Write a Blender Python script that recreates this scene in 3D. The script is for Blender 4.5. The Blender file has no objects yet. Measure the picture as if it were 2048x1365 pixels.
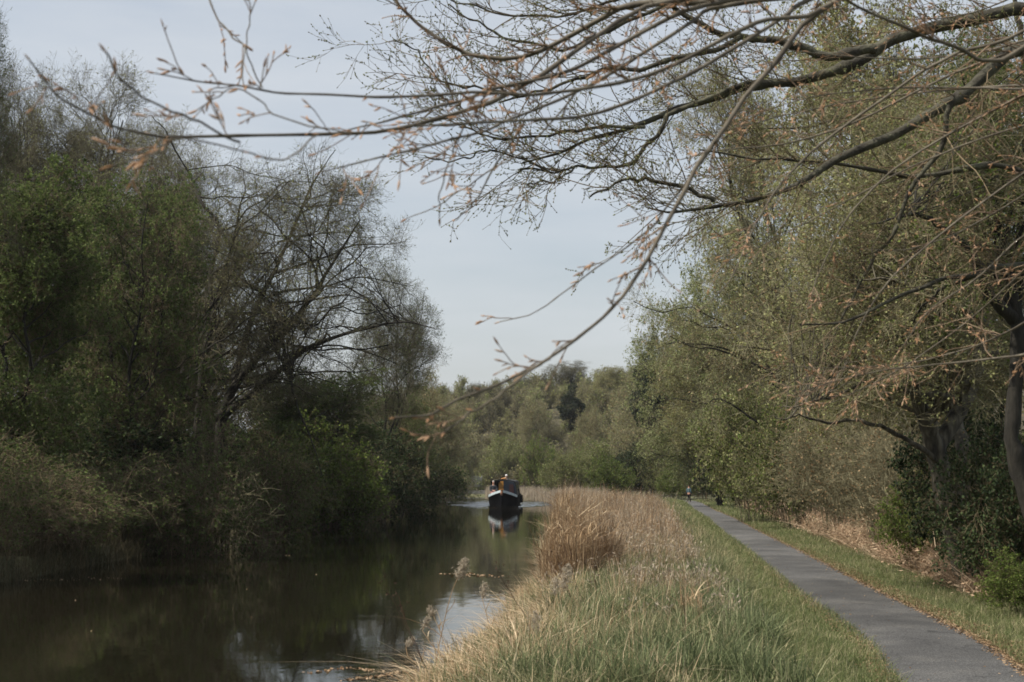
import bpy, math, random
import numpy as np
from math import radians as R_

# ------------------------------------------------------------------ camera, sky, sun, exposure
scene = bpy.context.scene
COL = scene.collection
PITCH = R_(5.533); F = 2844.4; CAMZ = 2.0
cam_d = bpy.data.cameras.new("camera"); cam = bpy.data.objects.new("camera", cam_d); COL.objects.link(cam)
cam.location = (0, 0, CAMZ); cam.rotation_euler = (R_(90) + PITCH, 0, 0)
cam_d.lens = 50; cam_d.sensor_width = 36; cam_d.clip_start = 0.05; cam_d.clip_end = 6000
cam_d.dof.use_dof = True; cam_d.dof.focus_distance = 28; cam_d.dof.aperture_fstop = 8.0
scene.camera = cam
SUN_EL = 52.0; SUN_DIR = np.array([-0.90, -0.30])           # towards the sun, seen from above
az = math.atan2(SUN_DIR[0], SUN_DIR[1])                     # clockwise from +Y
world = bpy.data.worlds.new("World"); scene.world = world; world.use_nodes = True
nt = world.node_tree; bg = nt.nodes["Background"]
sky = nt.nodes.new("ShaderNodeTexSky"); sky.sky_type = 'NISHITA'; sky.sun_disc = False
sky.sun_elevation = R_(SUN_EL); sky.sun_rotation = az; sky.air_density = 1.2; sky.dust_density = 3.0; sky.ozone_density = 1.2
tc = nt.nodes.new("ShaderNodeTexCoord"); mp = nt.nodes.new("ShaderNodeMapping")
mp.inputs['Scale'].default_value = (1.0, 1.0, 4.5); mp.inputs['Location'].default_value = (0.3, 0.2, 0.35)
nz = nt.nodes.new("ShaderNodeTexNoise"); nz.inputs['Scale'].default_value = 2.6; nz.inputs['Detail'].default_value = 7; nz.inputs['Roughness'].default_value = 0.55
cr = nt.nodes.new("ShaderNodeMapRange"); cr.inputs['From Min'].default_value = 0.30; cr.inputs['From Max'].default_value = 0.72
cr.inputs['To Min'].default_value = 0.42; cr.inputs['To Max'].default_value = 0.88
mixc = nt.nodes.new("ShaderNodeMix"); mixc.data_type = 'RGBA'
mixc.inputs['B'].default_value = (5.35, 5.6, 5.9, 1)       # thin veil of high cloud over the blue
nt.links.new(tc.outputs['Generated'], mp.inputs['Vector']); nt.links.new(mp.outputs['Vector'], nz.inputs['Vector'])
nt.links.new(nz.outputs['Fac'], cr.inputs['Value']); nt.links.new(cr.outputs['Result'], mixc.inputs['Factor'])
nt.links.new(sky.outputs['Color'], mixc.inputs['A']); nt.links.new(mixc.outputs['Result'], bg.inputs['Color'])
bg.inputs['Strength'].default_value = 0.10
sun_d = bpy.data.lights.new("sun", 'SUN'); sun = bpy.data.objects.new("sun", sun_d); COL.objects.link(sun)
sun_d.energy = 5.0; sun_d.angle = R_(0.8); sun_d.color = (1.0, 0.92, 0.79)
el = R_(SUN_EL)
from mathutils import Vector
sd = Vector((math.sin(az) * math.cos(el), math.cos(az) * math.cos(el), math.sin(el)))
sun.rotation_euler = (-sd).to_track_quat('-Z', 'Y').to_euler()
scene.view_settings.view_transform = 'Standard'; scene.view_settings.look = 'None'
scene.view_settings.exposure = 0.42; scene.view_settings.gamma = 1
scene.render.engine = 'CYCLES'
scene.cycles.max_bounces = 8; scene.cycles.diffuse_bounces = 3; scene.cycles.glossy_bounces = 3
scene.cycles.transmission_bounces = 3; scene.cycles.transparent_max_bounces = 6
scene.cycles.caustics_reflective = False; scene.cycles.caustics_refractive = False
scene.cycles.sample_clamp_indirect = 1.5
scene.cycles.use_denoising = True; scene.cycles.pixel_filter_type = 'BLACKMAN_HARRIS'; scene.cycles.filter_width = 1.7; scene.cycles.use_adaptive_sampling = False

def W(px, py, d):
    """world point at depth d seen at photograph pixel (px, py)"""
    u = (px - 1024) / F; v = (682.5 - py) / F
    y = math.cos(PITCH) - v * math.sin(PITCH); z = math.sin(PITCH) + v * math.cos(PITCH)
    t = d / y
    return np.array([u * t, d, CAMZ + z * t])

# ------------------------------------------------------------------ mesh helpers
def nrm(a):
    return a / np.maximum(np.linalg.norm(a, axis=-1, keepdims=True), 1e-9)

class G:
    """collects geometry; each vertex carries a random value used for colour variation"""
    def __init__(s):
        s.v = []; s.r = []; s.q = []; s.qm = []; s.t = []; s.tm = []; s.n = 0
    def add(s, v, q=None, t=None, rnd=0.5, mat=0):
        v = np.asarray(v, float).reshape(-1, 3); s.v.append(v)
        s.r.append(np.broadcast_to(np.asarray(rnd, float), (len(v),)).copy())
        if q is not None and len(q):
            q = np.asarray(q, np.int64).reshape(-1, 4); s.q.append(q + s.n); s.qm.append(np.full(len(q), mat))
        if t is not None and len(t):
            t = np.asarray(t, np.int64).reshape(-1, 3); s.t.append(t + s.n); s.tm.append(np.full(len(t), mat))
        s.n += len(v)
    def tubes(s, P, Rr, S=3, mat=0, rnd=None, rng=None, cap=False):
        P = np.asarray(P, float); Rr = np.asarray(Rr, float)
        if P.ndim == 2: P = P[None]; Rr = Rr[None]
        N, K, _ = P.shape
        T = nrm(np.gradient(P, axis=1))
        ref = np.where(np.abs(nrm(P[:, -1] - P[:, 0])[:, 2:3]) > 0.8, np.array([[1., 0.3, 0]]), np.array([[0, 0, 1.]]))
        U = nrm(np.cross(T, ref[:, None, :])); V = np.cross(T, U)
        a = np.arange(S) * 2 * math.pi / S
        ring = U[:, :, None, :] * np.cos(a)[None, None, :, None] + V[:, :, None, :] * np.sin(a)[None, None, :, None]
        verts = P[:, :, None, :] + ring * Rr[:, :, None, None]
        base = (np.arange(N) * K * S)[:, None, None]; k = (np.arange(K - 1) * S)[None, :, None]; j = np.arange(S)[None, None, :]
        j2 = (np.arange(S) + 1) % S
        A = base + k + j; B = base + k + j2[None, None, :]
        q = np.stack([A, B, B + S, A + S], -1).reshape(-1, 4)
        if rnd is None: rnd = (rng.random(N) if rng is not None else np.full(N, 0.5))
        r = np.repeat(rnd, K * S)
        s.add(verts.reshape(-1, 3), q=q, rnd=r, mat=mat)
        if cap:
            c0 = s.n
            s.add(P[:, -1] + T[:, -1] * Rr[:, -1:] * 0.5, rnd=rnd, mat=mat)
            last = c0 - N * K * S + (np.arange(N) * K * S + (K - 1) * S)[:, None]
            t = np.stack([last + np.arange(S)[None], last + j2[None], np.repeat((c0 + np.arange(N))[:, None], S, 1)], -1).reshape(-1, 3)
            s.t.append(t); s.tm.append(np.full(len(t), mat))
    def leaves(s, P, D, L, Wd, rng, mat=0, rnd=None, fold=0.0):
        """diamond leaves: base P, direction D, length L, half width Wd"""
        N = len(P); D = nrm(D); X = nrm(np.cross(D, rng.normal(size=(N, 3))))
        L = np.broadcast_to(L, (N,))[:, None]; Wd = np.broadcast_to(Wd, (N,))[:, None]
        v = np.stack([P, P + D * L * .45 + X * Wd, P + D * L, P + D * L * .45 - X * Wd], 1)
        q = np.arange(N * 4).reshape(N, 4)
        if rnd is None: rnd = rng.random(N)
        s.add(v.reshape(-1, 3), q=q, rnd=np.repeat(rnd, 4), mat=mat)
    def blades(s, P, H, Wd, rng, lean=0.35, bend=0.5, K=4, mat=0, rnd=None, wind=(0, 0)):
        """grass blades: ribbons that taper and bow"""
        N = len(P); H = np.broadcast_to(H, (N,)); Wd = np.broadcast_to(Wd, (N,))
        a = rng.random(N) * 2 * math.pi
        d = np.stack([np.cos(a), np.sin(a), np.zeros(N)], 1)
        ln = rng.normal(size=(N,)) * lean; w = np.array([wind[0], wind[1], 0.])
        b = np.abs(rng.normal(size=N)) * bend
        side = np.stack([np.cos(a + 1.57 + rng.normal(size=N)), np.sin(a + 1.57 + rng.normal(size=N)), np.zeros(N)], 1)
        t = np.linspace(0, 1, K)
        off = d[:, None, :] * (ln[:, None] * t + b[:, None] * t * t)[..., None] + w * (t * t)[None, :, None]
        z = t[None, :] - (0.35 * np.minimum(b, 1.3)[:, None] * t ** 3)
        off[..., 2] += z
        C = P[:, None, :] + off * H[:, None, None]
        wd = (1 - t ** 1.6) * 0.92 + 0.08
        Lf = C - side[:, None, :] * (Wd[:, None] * wd)[..., None]; Rt = C + side[:, None, :] * (Wd[:, None] * wd)[..., None]
        v = np.stack([Lf, Rt], 2).reshape(-1, 3)
        base = (np.arange(N) * K * 2)[:, None]; k = (np.arange(K - 1) * 2)[None]
        A = base + k; q = np.stack([A, A + 1, A + 3, A + 2], -1).reshape(-1, 4)
        if rnd is None: rnd = rng.random(N)
        s.add(v, q=q, rnd=np.repeat(rnd, K * 2), mat=mat)
    def box(s, c, d, mat=0, rot=0.0, taper=1.0):
        x, y, z = np.array(d) / 2
        v = np.array([[-x, -y, -z], [x, -y, -z], [x, y, -z], [-x, y, -z], [-x * taper, -y * taper, z], [x * taper, -y * taper, z], [x * taper, y * taper, z], [-x * taper, y * taper, z]])
        cr_, sr = math.cos(rot), math.sin(rot)
        v = np.stack([v[:, 0] * cr_ - v[:, 1] * sr, v[:, 0] * sr + v[:, 1] * cr_, v[:, 2]], 1) + np.array(c)
        s.add(v, q=[[0, 3, 2, 1], [4, 5, 6, 7], [0, 1, 5, 4], [1, 2, 6, 5], [2, 3, 7, 6], [3, 0, 4, 7]], mat=mat)
    def ball(s, c, r, mat=0, nu=12, nv=8):
        r = np.broadcast_to(np.array(r, float), (3,))
        vs = []; q = []
        for i in range(nv + 1):
            th = math.pi * i / nv
            for j in range(nu):
                ph = 2 * math.pi * j / nu
                vs.append([math.sin(th) * math.cos(ph) * r[0], math.sin(th) * math.sin(ph) * r[1], math.cos(th) * r[2]])
        for i in range(nv):
            for j in range(nu):
                q.append([i * nu + j, (i + 1) * nu + j, (i + 1) * nu + (j + 1) % nu, i * nu + (j + 1) % nu])
        s.add(np.array(vs) + np.array(c), q=q, mat=mat)
    def mesh(s, name, mats, smooth=False):
        me = bpy.data.meshes.new(name)
        V = np.concatenate(s.v) if s.v else np.zeros((0, 3)); Rn = np.concatenate(s.r)
        parts = []; mi = []
        nq = sum(len(x) for x in s.q); ntr = sum(len(x) for x in s.t)
        Q = np.concatenate(s.q) if nq else np.zeros((0, 4), np.int64); T = np.concatenate(s.t) if ntr else np.zeros((0, 3), np.int64)
        me.vertices.add(len(V)); me.vertices.foreach_set("co", V.astype(np.float32).ravel())
        me.loops.add(nq * 4 + ntr * 3)
        me.loops.foreach_set("vertex_index", np.concatenate([Q.ravel(), T.ravel()]).astype(np.int32))
        me.polygons.add(nq + ntr)
        me.polygons.foreach_set("loop_start", np.concatenate([np.arange(nq) * 4, nq * 4 + np.arange(ntr) * 3]).astype(np.int32))
        mi = np.concatenate((s.qm or [np.zeros(0)]) + (s.tm or [np.zeros(0)])).astype(np.int32)
        me.polygons.foreach_set("material_index", mi)
        me.polygons.foreach_set("use_smooth", np.full(nq + ntr, smooth, dtype=bool))
        at = me.attributes.new("rnd", 'FLOAT', 'POINT'); at.data.foreach_set("value", Rn.astype(np.float32))
        me.update(calc_edges=True)
        for m in mats: me.materials.append(m)
        return me
    def obj(s, name, mats, parent=None, smooth=False):
        if not isinstance(mats, (list, tuple)): mats = [mats]
        o = bpy.data.objects.new(name, s.mesh(name, mats, smooth)); COL.objects.link(o)
        if parent is not None: o.parent = parent
        return o

def tag(o, label=None, cat=None, group=None, kind=None):
    if label: o['label'] = label
    if cat: o['category'] = cat
    if group: o['group'] = group
    if kind: o['kind'] = kind
    return o
def thing(name, label, cat, loc=(0, 0, 0), rz=0, group=None):
    o = bpy.data.objects.new(name, None); COL.objects.link(o); o.location = [float(x) for x in loc]; o.rotation_euler = (0, 0, rz)
    o.empty_display_size = 0.2
    return tag(o, label, cat, group)

# ------------------------------------------------------------------ materials
def ramp(nt, stops):
    r = nt.nodes.new("ShaderNodeValToRGB"); e = r.color_ramp.elements
    while len(e) < len(stops): e.new(0.5)
    for i, (p, c) in enumerate(stops): e[i].position = p; e[i].color = (*c, 1)
    return r
def veg_mat(name, stops, transl=0.35, rough=0.75, noise=1.0, nscale=0.6, per_obj=0.12, spec=0.2):
    m = bpy.data.materials.new(name); m.use_nodes = True; nt = m.node_tree; nt.nodes.clear(); N = nt.nodes.new; L = nt.links.new
    out = N("ShaderNodeOutputMaterial"); a = N("ShaderNodeAttribute"); a.attribute_name = "rnd"
    tc = N("ShaderNodeTexCoord"); nz = N("ShaderNodeTexNoise"); nz.inputs['Scale'].default_value = nscale; nz.inputs['Detail'].default_value = 3
    L(tc.outputs['Object'], nz.inputs['Vector'])
    oi = N("ShaderNodeObjectInfo")
    m1 = N("ShaderNodeMath"); m1.operation = 'MULTIPLY_ADD'; L(nz.outputs['Fac'], m1.inputs[0]); m1.inputs[1].default_value = 0.9 * noise; m1.inputs[2].default_value = -0.45 * noise
    m2 = N("ShaderNodeMath"); m2.operation = 'ADD'; L(m1.outputs[0], m2.inputs[0]); L(a.outputs['Fac'], m2.inputs[1])
    m3 = N("ShaderNodeMath"); m3.operation = 'MULTIPLY_ADD'; L(oi.outputs['Random'], m3.inputs[0]); m3.inputs[1].default_value = per_obj * 2; m3.inputs[2].default_value = -per_obj
    m4 = N("ShaderNodeMath"); m4.operation = 'ADD'; m4.use_clamp = True; L(m2.outputs[0], m4.inputs[0]); L(m3.outputs[0], m4.inputs[1])
    r = ramp(nt, stops); L(m4.outputs[0], r.inputs['Fac'])
    p = N("ShaderNodeBsdfPrincipled"); p.inputs['Roughness'].default_value = rough; p.inputs['Specular IOR Level'].default_value = spec
    L(r.outputs['Color'], p.inputs['Base Color'])
    if transl > 0:
        t = N("ShaderNodeBsdfTranslucent"); L(r.outputs['Color'], t.inputs['Color']); mx = N("ShaderNodeMixShader"); mx.inputs['Fac'].default_value = transl
        L(p.outputs[0], mx.inputs[1]); L(t.outputs[0], mx.inputs[2]); L(mx.outputs[0], out.inputs['Surface'])
    else: L(p.outputs[0], out.inputs['Surface'])
    return m
def surf_mat(name, stops, scale=3.0, rough=0.8, bump=0.0, detail=6, coord='Object', spec=0.4, metallic=0.0, stretch=None, bscale=None):
    m = bpy.data.materials.new(name); m.use_nodes = True; nt = m.node_tree; N = nt.nodes.new; L = nt.links.new
    p = nt.nodes["Principled BSDF"]; p.inputs['Roughness'].default_value = rough; p.inputs['Specular IOR Level'].default_value = spec; p.inputs['Metallic'].default_value = metallic
    tc = N("ShaderNodeTexCoord"); nz = N("ShaderNodeTexNoise"); nz.inputs['Scale'].default_value = scale; nz.inputs['Detail'].default_value = detail
    src = tc.outputs[coord]
    if stretch:
        mp = N("ShaderNodeMapping"); mp.inputs['Scale'].default_value = stretch; L(src, mp.inputs['Vector']); src = mp.outputs['Vector']
    L(src, nz.inputs['Vector'])
    r = ramp(nt, stops); L(nz.outputs['Fac'], r.inputs['Fac']); L(r.outputs['Color'], p.inputs['Base Color'])
    if bump:
        b = N("ShaderNodeBump"); b.inputs['Strength'].default_value = bump; b.inputs['Distance'].default_value = 0.02
        n2 = N("ShaderNodeTexNoise"); n2.inputs['Scale'].default_value = bscale or scale * 4; n2.inputs['Detail'].default_value = 5
        L(src, n2.inputs['Vector']); L(n2.outputs['Fac'], b.inputs['Height']); L(b.outputs['Normal'], p.inputs['Normal'])
    return m

M = {}
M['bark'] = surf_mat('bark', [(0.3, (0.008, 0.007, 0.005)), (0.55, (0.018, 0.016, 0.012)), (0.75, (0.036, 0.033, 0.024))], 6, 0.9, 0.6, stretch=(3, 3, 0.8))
M['bark_lit'] = surf_mat('sunlit_bark', [(0.35, (0.025, 0.022, 0.016)), (0.5, (0.075, 0.066, 0.048)), (0.68, (0.17, 0.155, 0.115))], 3.2, 0.9, 1.0, stretch=(3, 3, 0.8), bscale=7)  # paler copy of the bark, sunlight on the trunk put into its colour
M['beech_bark'] = surf_mat('beech_bark', [(0.3, (0.045, 0.036, 0.026)), (0.55, (0.10, 0.085, 0.062)), (0.8, (0.17, 0.15, 0.11))], 14, 0.7, 0.15)
M['alder_bark'] = surf_mat('alder_bark', [(0.3, (0.018, 0.015, 0.012)), (0.5, (0.045, 0.042, 0.03)), (0.8, (0.12, 0.12, 0.08))], 9, 0.9, 0.7, stretch=(1, 1, 1))
M['twig_grey'] = veg_mat('grey_twigs', [(0, (0.05, 0.045, 0.028)), (1, (0.16, 0.145, 0.092))], 0)
M['twig_tan'] = veg_mat('tan_twigs', [(0, (0.085, 0.078, 0.045)), (1, (0.27, 0.25, 0.155))], 0)
M['twig_brown'] = veg_mat('brown_twigs', [(0, (0.06, 0.046, 0.028)), (1, (0.19, 0.145, 0.09))], 0)
M['beech_twig'] = veg_mat('beech_twigs', [(0, (0.08, 0.054, 0.038)), (1, (0.25, 0.18, 0.125))], 0)
M['bud'] = veg_mat('beech_buds', [(0, (0.24, 0.13, 0.06)), (0.5, (0.40, 0.235, 0.135)), (1, (0.50, 0.34, 0.23))], 0.15)
M['bud_green'] = veg_mat('opening_buds', [(0, (0.10, 0.085, 0.04)), (0.5, (0.17, 0.17, 0.07)), (1, (0.24, 0.27, 0.13))], 0.3)
M['leaf_green'] = veg_mat('green_leaves', [(0, (0.045, 0.066, 0.019)), (0.5, (0.085, 0.12, 0.036)), (1, (0.15, 0.195, 0.062))], 0.4)
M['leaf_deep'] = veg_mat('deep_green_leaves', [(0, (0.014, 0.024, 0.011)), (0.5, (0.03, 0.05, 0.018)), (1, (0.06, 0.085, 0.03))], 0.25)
M['leaf_bright'] = veg_mat('fresh_green_leaves', [(0, (0.045, 0.07, 0.014)), (0.5, (0.10, 0.145, 0.028)), (1, (0.19, 0.24, 0.06))], 0.4)
M['leaf_olive'] = veg_mat('olive_bud_leaves', [(0, (0.12, 0.105, 0.04)), (0.35, (0.19, 0.19, 0.075)), (0.65, (0.27, 0.285, 0.12)), (1, (0.37, 0.39, 0.19))], 0.4)
M['leaf_tan'] = veg_mat('tan_bud_scales', [(0, (0.18, 0.11, 0.055)), (0.5, (0.30, 0.21, 0.115)), (1, (0.42, 0.33, 0.20))], 0.3)
M['leaf_pale'] = veg_mat('pale_silver_catkins', [(0, (0.18, 0.20, 0.085)), (0.5, (0.28, 0.31, 0.14)), (1, (0.40, 0.43, 0.24))], 0.4)
M['needle'] = veg_mat('pine_needles', [(0, (0.010, 0.018, 0.010)), (0.6, (0.025, 0.038, 0.020)), (1, (0.05, 0.065, 0.035))], 0.1)
M['grass'] = veg_mat('green_grass', [(0, (0.06, 0.08, 0.03)), (0.45, (0.12, 0.15, 0.056)), (0.8, (0.19, 0.22, 0.095)), (1, (0.42, 0.37, 0.23))], 0.4, nscale=0.9, noise=0.7)
M['mixgrass'] = veg_mat('rough_mixed_grass', [(0, (0.07, 0.09, 0.04)), (0.32, (0.14, 0.165, 0.08)), (0.48, (0.25, 0.24, 0.13)), (0.72, (0.42, 0.35, 0.22)), (1, (0.58, 0.50, 0.35))], 0.35, nscale=0.8, noise=1.1)
M['sedge'] = veg_mat('blue_green_sedge', [(0, (0.065, 0.085, 0.042)), (0.45, (0.14, 0.172, 0.082)), (0.75, (0.23, 0.262, 0.13)), (1, (0.50, 0.44, 0.30))], 0.35, nscale=1.3)
M['dry'] = veg_mat('dry_reed_stems', [(0, (0.13, 0.08, 0.04)), (0.35, (0.29, 0.195, 0.11)), (0.7, (0.46, 0.34, 0.21)), (1, (0.64, 0.52, 0.36))], 0.3, nscale=0.7)
M['dryred'] = veg_mat('dry_russet_stalks', [(0, (0.12, 0.075, 0.045)), (0.5, (0.26, 0.175, 0.11)), (1, (0.42, 0.31, 0.21))], 0.2, nscale=0.5)
M['drypale'] = veg_mat('pale_dry_seed_grass', [(0, (0.20, 0.16, 0.12)), (0.5, (0.33, 0.275, 0.21)), (1, (0.46, 0.40, 0.32))], 0.35, nscale=0.5)
M['bracken'] = veg_mat('dead_bracken', [(0, (0.20, 0.13, 0.08)), (0.5, (0.42, 0.30, 0.20)), (1, (0.62, 0.50, 0.36))], 0.2, nscale=1.5)
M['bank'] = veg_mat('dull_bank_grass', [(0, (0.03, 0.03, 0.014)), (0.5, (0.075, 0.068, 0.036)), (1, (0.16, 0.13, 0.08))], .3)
M['hill_leaf'] = veg_mat('hill_spring_buds', [(0, (0.13, 0.10, 0.06)), (0.4, (0.19, 0.165, 0.085)), (0.75, (0.22, 0.22, 0.09)), (1, (0.22, 0.26, 0.09))], .35)
M['stalk'] = veg_mat('dead_brown_stalk', [(0, (0.03, 0.018, 0.012)), (1, (0.09, 0.055, 0.035))], 0)
M['fluff'] = veg_mat('fluffy_seed_head', [(0, (0.34, 0.29, 0.22)), (1, (0.62, 0.56, 0.46))], 0.5)
M['litter'] = veg_mat('dead_leaf_litter', [(0, (0.11, 0.065, 0.035)), (0.5, (0.23, 0.15, 0.085)), (1, (0.38, 0.28, 0.18))], 0.1)
M['ground'] = surf_mat('turf_soil', [(0.3, (0.045, 0.048, 0.022)), (0.5, (0.075, 0.080, 0.034)), (0.7, (0.13, 0.11, 0.062))], 1.3, 0.95, 0.7, bscale=14)
def asphalt():
    m = surf_mat('worn_asphalt', [(0.25, (0.046, 0.046, 0.047)), (0.5, (0.070, 0.070, 0.070)), (0.75, (0.10, 0.097, 0.092))], 1.6, 0.85, 0.5, bscale=90)
    nt = m.node_tree; N = nt.nodes.new; L = nt.links.new; p = nt.nodes["Principled BSDF"]
    src = p.inputs['Base Color'].links[0].from_socket; tc = N("ShaderNodeTexCoord")
    v = N("ShaderNodeTexVoronoi"); v.inputs['Scale'].default_value = 60; L(tc.outputs['Object'], v.inputs['Vector'])
    mr = N("ShaderNodeMapRange"); mr.inputs['From Min'].default_value = 0.0; mr.inputs['From Max'].default_value = 0.6; mr.inputs['To Min'].default_value = 2.0; mr.inputs['To Max'].default_value = 0.65
    L(v.outputs['Distance'], mr.inputs['Value'])
    vm = N("ShaderNodeVectorMath"); vm.operation = 'SCALE'; L(src, vm.inputs[0]); L(mr.outputs['Result'], vm.inputs['Scale']); 
    ve = N("ShaderNodeTexVoronoi"); ve.feature = 'DISTANCE_TO_EDGE'; ve.inputs['Scale'].default_value = .9; ve.inputs['Randomness'].default_value = 1
    nd = N("ShaderNodeTexNoise"); nd.inputs['Scale'].default_value = 3; nd.inputs['Detail'].default_value = 5; L(tc.outputs['Object'], nd.inputs['Vector'])
    va = N("ShaderNodeVectorMath"); va.operation = 'MULTIPLY_ADD'; L(nd.outputs['Color'], va.inputs[0]); va.inputs[1].default_value = (.7, .7, 0); L(tc.outputs['Object'], va.inputs[2]); L(va.outputs[0], ve.inputs['Vector'])
    c1 = N("ShaderNodeMapRange"); c1.inputs['From Max'].default_value = .012; c1.inputs['To Min'].default_value = .45; c1.inputs['To Max'].default_value = 1; L(ve.outputs['Distance'], c1.inputs['Value'])
    np_ = N("ShaderNodeTexNoise"); np_.inputs['Scale'].default_value = .35; np_.inputs['Detail'].default_value = 3; L(tc.outputs['Object'], np_.inputs['Vector'])
    c2 = N("ShaderNodeMapRange"); c2.inputs['From Min'].default_value = .35; c2.inputs['From Max'].default_value = .65; c2.inputs['To Min'].default_value = .75; c2.inputs['To Max'].default_value = 1.3; L(np_.outputs['Fac'], c2.inputs['Value'])
    mm = N("ShaderNodeMath"); mm.operation = 'MULTIPLY'; L(c1.outputs[0], mm.inputs[0]); L(c2.outputs[0], mm.inputs[1])
    v2 = N("ShaderNodeVectorMath"); v2.operation = 'SCALE'; L(vm.outputs[0], v2.inputs[0]); L(mm.outputs[0], v2.inputs['Scale']); L(v2.outputs[0], p.inputs['Base Color'])
    return m
M['asphalt'] = asphalt()
def woodland_floor():
    nt = M['ground'].node_tree; N = nt.nodes.new; L = nt.links.new; p = nt.nodes["Principled BSDF"]; src = p.inputs['Base Color'].links[0].from_socket
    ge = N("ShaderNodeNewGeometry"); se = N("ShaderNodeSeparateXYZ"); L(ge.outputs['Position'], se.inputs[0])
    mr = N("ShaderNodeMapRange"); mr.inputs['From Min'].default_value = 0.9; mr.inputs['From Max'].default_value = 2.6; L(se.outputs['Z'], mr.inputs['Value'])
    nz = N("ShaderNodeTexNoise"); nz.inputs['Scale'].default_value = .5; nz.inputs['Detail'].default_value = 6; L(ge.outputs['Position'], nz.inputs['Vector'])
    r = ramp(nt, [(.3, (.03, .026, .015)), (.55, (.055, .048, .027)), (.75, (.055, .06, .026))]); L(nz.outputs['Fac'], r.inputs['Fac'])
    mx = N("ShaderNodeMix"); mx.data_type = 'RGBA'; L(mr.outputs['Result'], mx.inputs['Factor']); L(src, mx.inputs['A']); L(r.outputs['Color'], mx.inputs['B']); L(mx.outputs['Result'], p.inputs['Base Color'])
woodland_floor()
def water_mat():
    m = bpy.data.materials.new('canal_water'); m.use_nodes = True; nt = m.node_tree; N = nt.nodes.new; L = nt.links.new
    p = nt.nodes["Principled BSDF"]; p.inputs['Base Color'].default_value = (0.008, 0.007, 0.004, 1); p.inputs['Roughness'].default_value = 0.03
    p.inputs['IOR'].default_value = 1.333; p.inputs['Specular IOR Level'].default_value = 0.5
    tc = N("ShaderNodeTexCoord"); mp = N("ShaderNodeMapping"); mp.inputs['Scale'].default_value = (1.0, 0.45, 1); L(tc.outputs['Object'], mp.inputs['Vector'])
    n = N("ShaderNodeTexNoise"); n.inputs['Scale'].default_value = 3.0; n.inputs['Detail'].default_value = 4; n.inputs['Roughness'].default_value = 0.55; L(mp.outputs[0], n.inputs['Vector'])
    n2 = N("ShaderNodeTexNoise"); n2.inputs['Scale'].default_value = 0.16; n2.inputs['Detail'].default_value = 2; L(tc.outputs['Object'], n2.inputs['Vector'])
    mr = N("ShaderNodeMapRange"); mr.inputs['From Min'].default_value = 0.35; mr.inputs['From Max'].default_value = 0.7; mr.inputs['To Min'].default_value = 0.25; mr.inputs['To Max'].default_value = 1.0; L(n2.outputs['Fac'], mr.inputs['Value'])
    mu = N("ShaderNodeMath"); mu.operation = 'MULTIPLY'; L(n.outputs['Fac'], mu.inputs[0]); L(mr.outputs['Result'], mu.inputs[1])
    b = N("ShaderNodeBump"); b.inputs['Strength'].default_value = 0.35; b.inputs['Distance'].default_value = 0.012; L(mu.outputs[0], b.inputs['Height']); L(b.outputs['Normal'], p.inputs['Normal'])
    return m
M['water'] = water_mat()
def paint(name, c, rough=0.4, var=0.12, metallic=0.0, scale=5, spec=0.4):
    a = tuple(x * (1 - var * 2) for x in c); b = tuple(min(1, x * (1 + var)) for x in c)
    return surf_mat(name, [(0.3, a), (0.7, b)], scale, rough, 0.05, metallic=metallic, spec=spec)

# ------------------------------------------------------------------ layout curves
XLY = [-40, 12, 28, 40, 52.7, 70, 90, 126, 145, 165, 200, 260, 330]; XLX = [-11.5, -10.6, -10.0, -9.7, -9.3, -8.6, -7.9, -6.9, -7.6, -11, -24, -50, -85]
XRY = [-40, 13, 16, 19, 23.5, 26, 30, 50, 69, 101, 122, 138, 160, 200, 260, 330]; XRX = [-1.7, -0.55, -0.14, 0.2, 0.42, 0.85, 0.95, 1.4, 1.95, 3.3, 3.3, 1.8, -3, -15, -42, -78]
PLY = [-40, 2, 12.2, 14.8, 18, 21.1, 26.9, 33.1, 45.2, 62, 76.7, 105, 130, 165]; PLX = [-0.6, 1.6, 3.17, 3.61, 3.94, 4.2, 4.8, 5.45, 6.6, 8.35, 9.7, 12.7, 14.6, 15.6]
xl = lambda y: np.interp(y, XLY, XLX); xr = lambda y: np.interp(y, XRY, XRX); pl = lambda y: np.interp(y, PLY, PLX)
PW = 1.27
def sst(a, b, x):
    t = np.clip((x - a) / (b - a), 0, 1); return t * t * (3 - 2 * t)
def vnoise(x, y, s, seed=0):
    return (np.sin(x * s * 1.3 + seed) * np.cos(y * s * 1.1 + seed * 2.3) + 0.6 * np.sin(x * s * 2.7 + y * s * 1.9 + seed * 1.7) + 0.35 * np.cos(x * s * 5.1 - y * s * 4.3 + seed)) / 1.95
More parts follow.
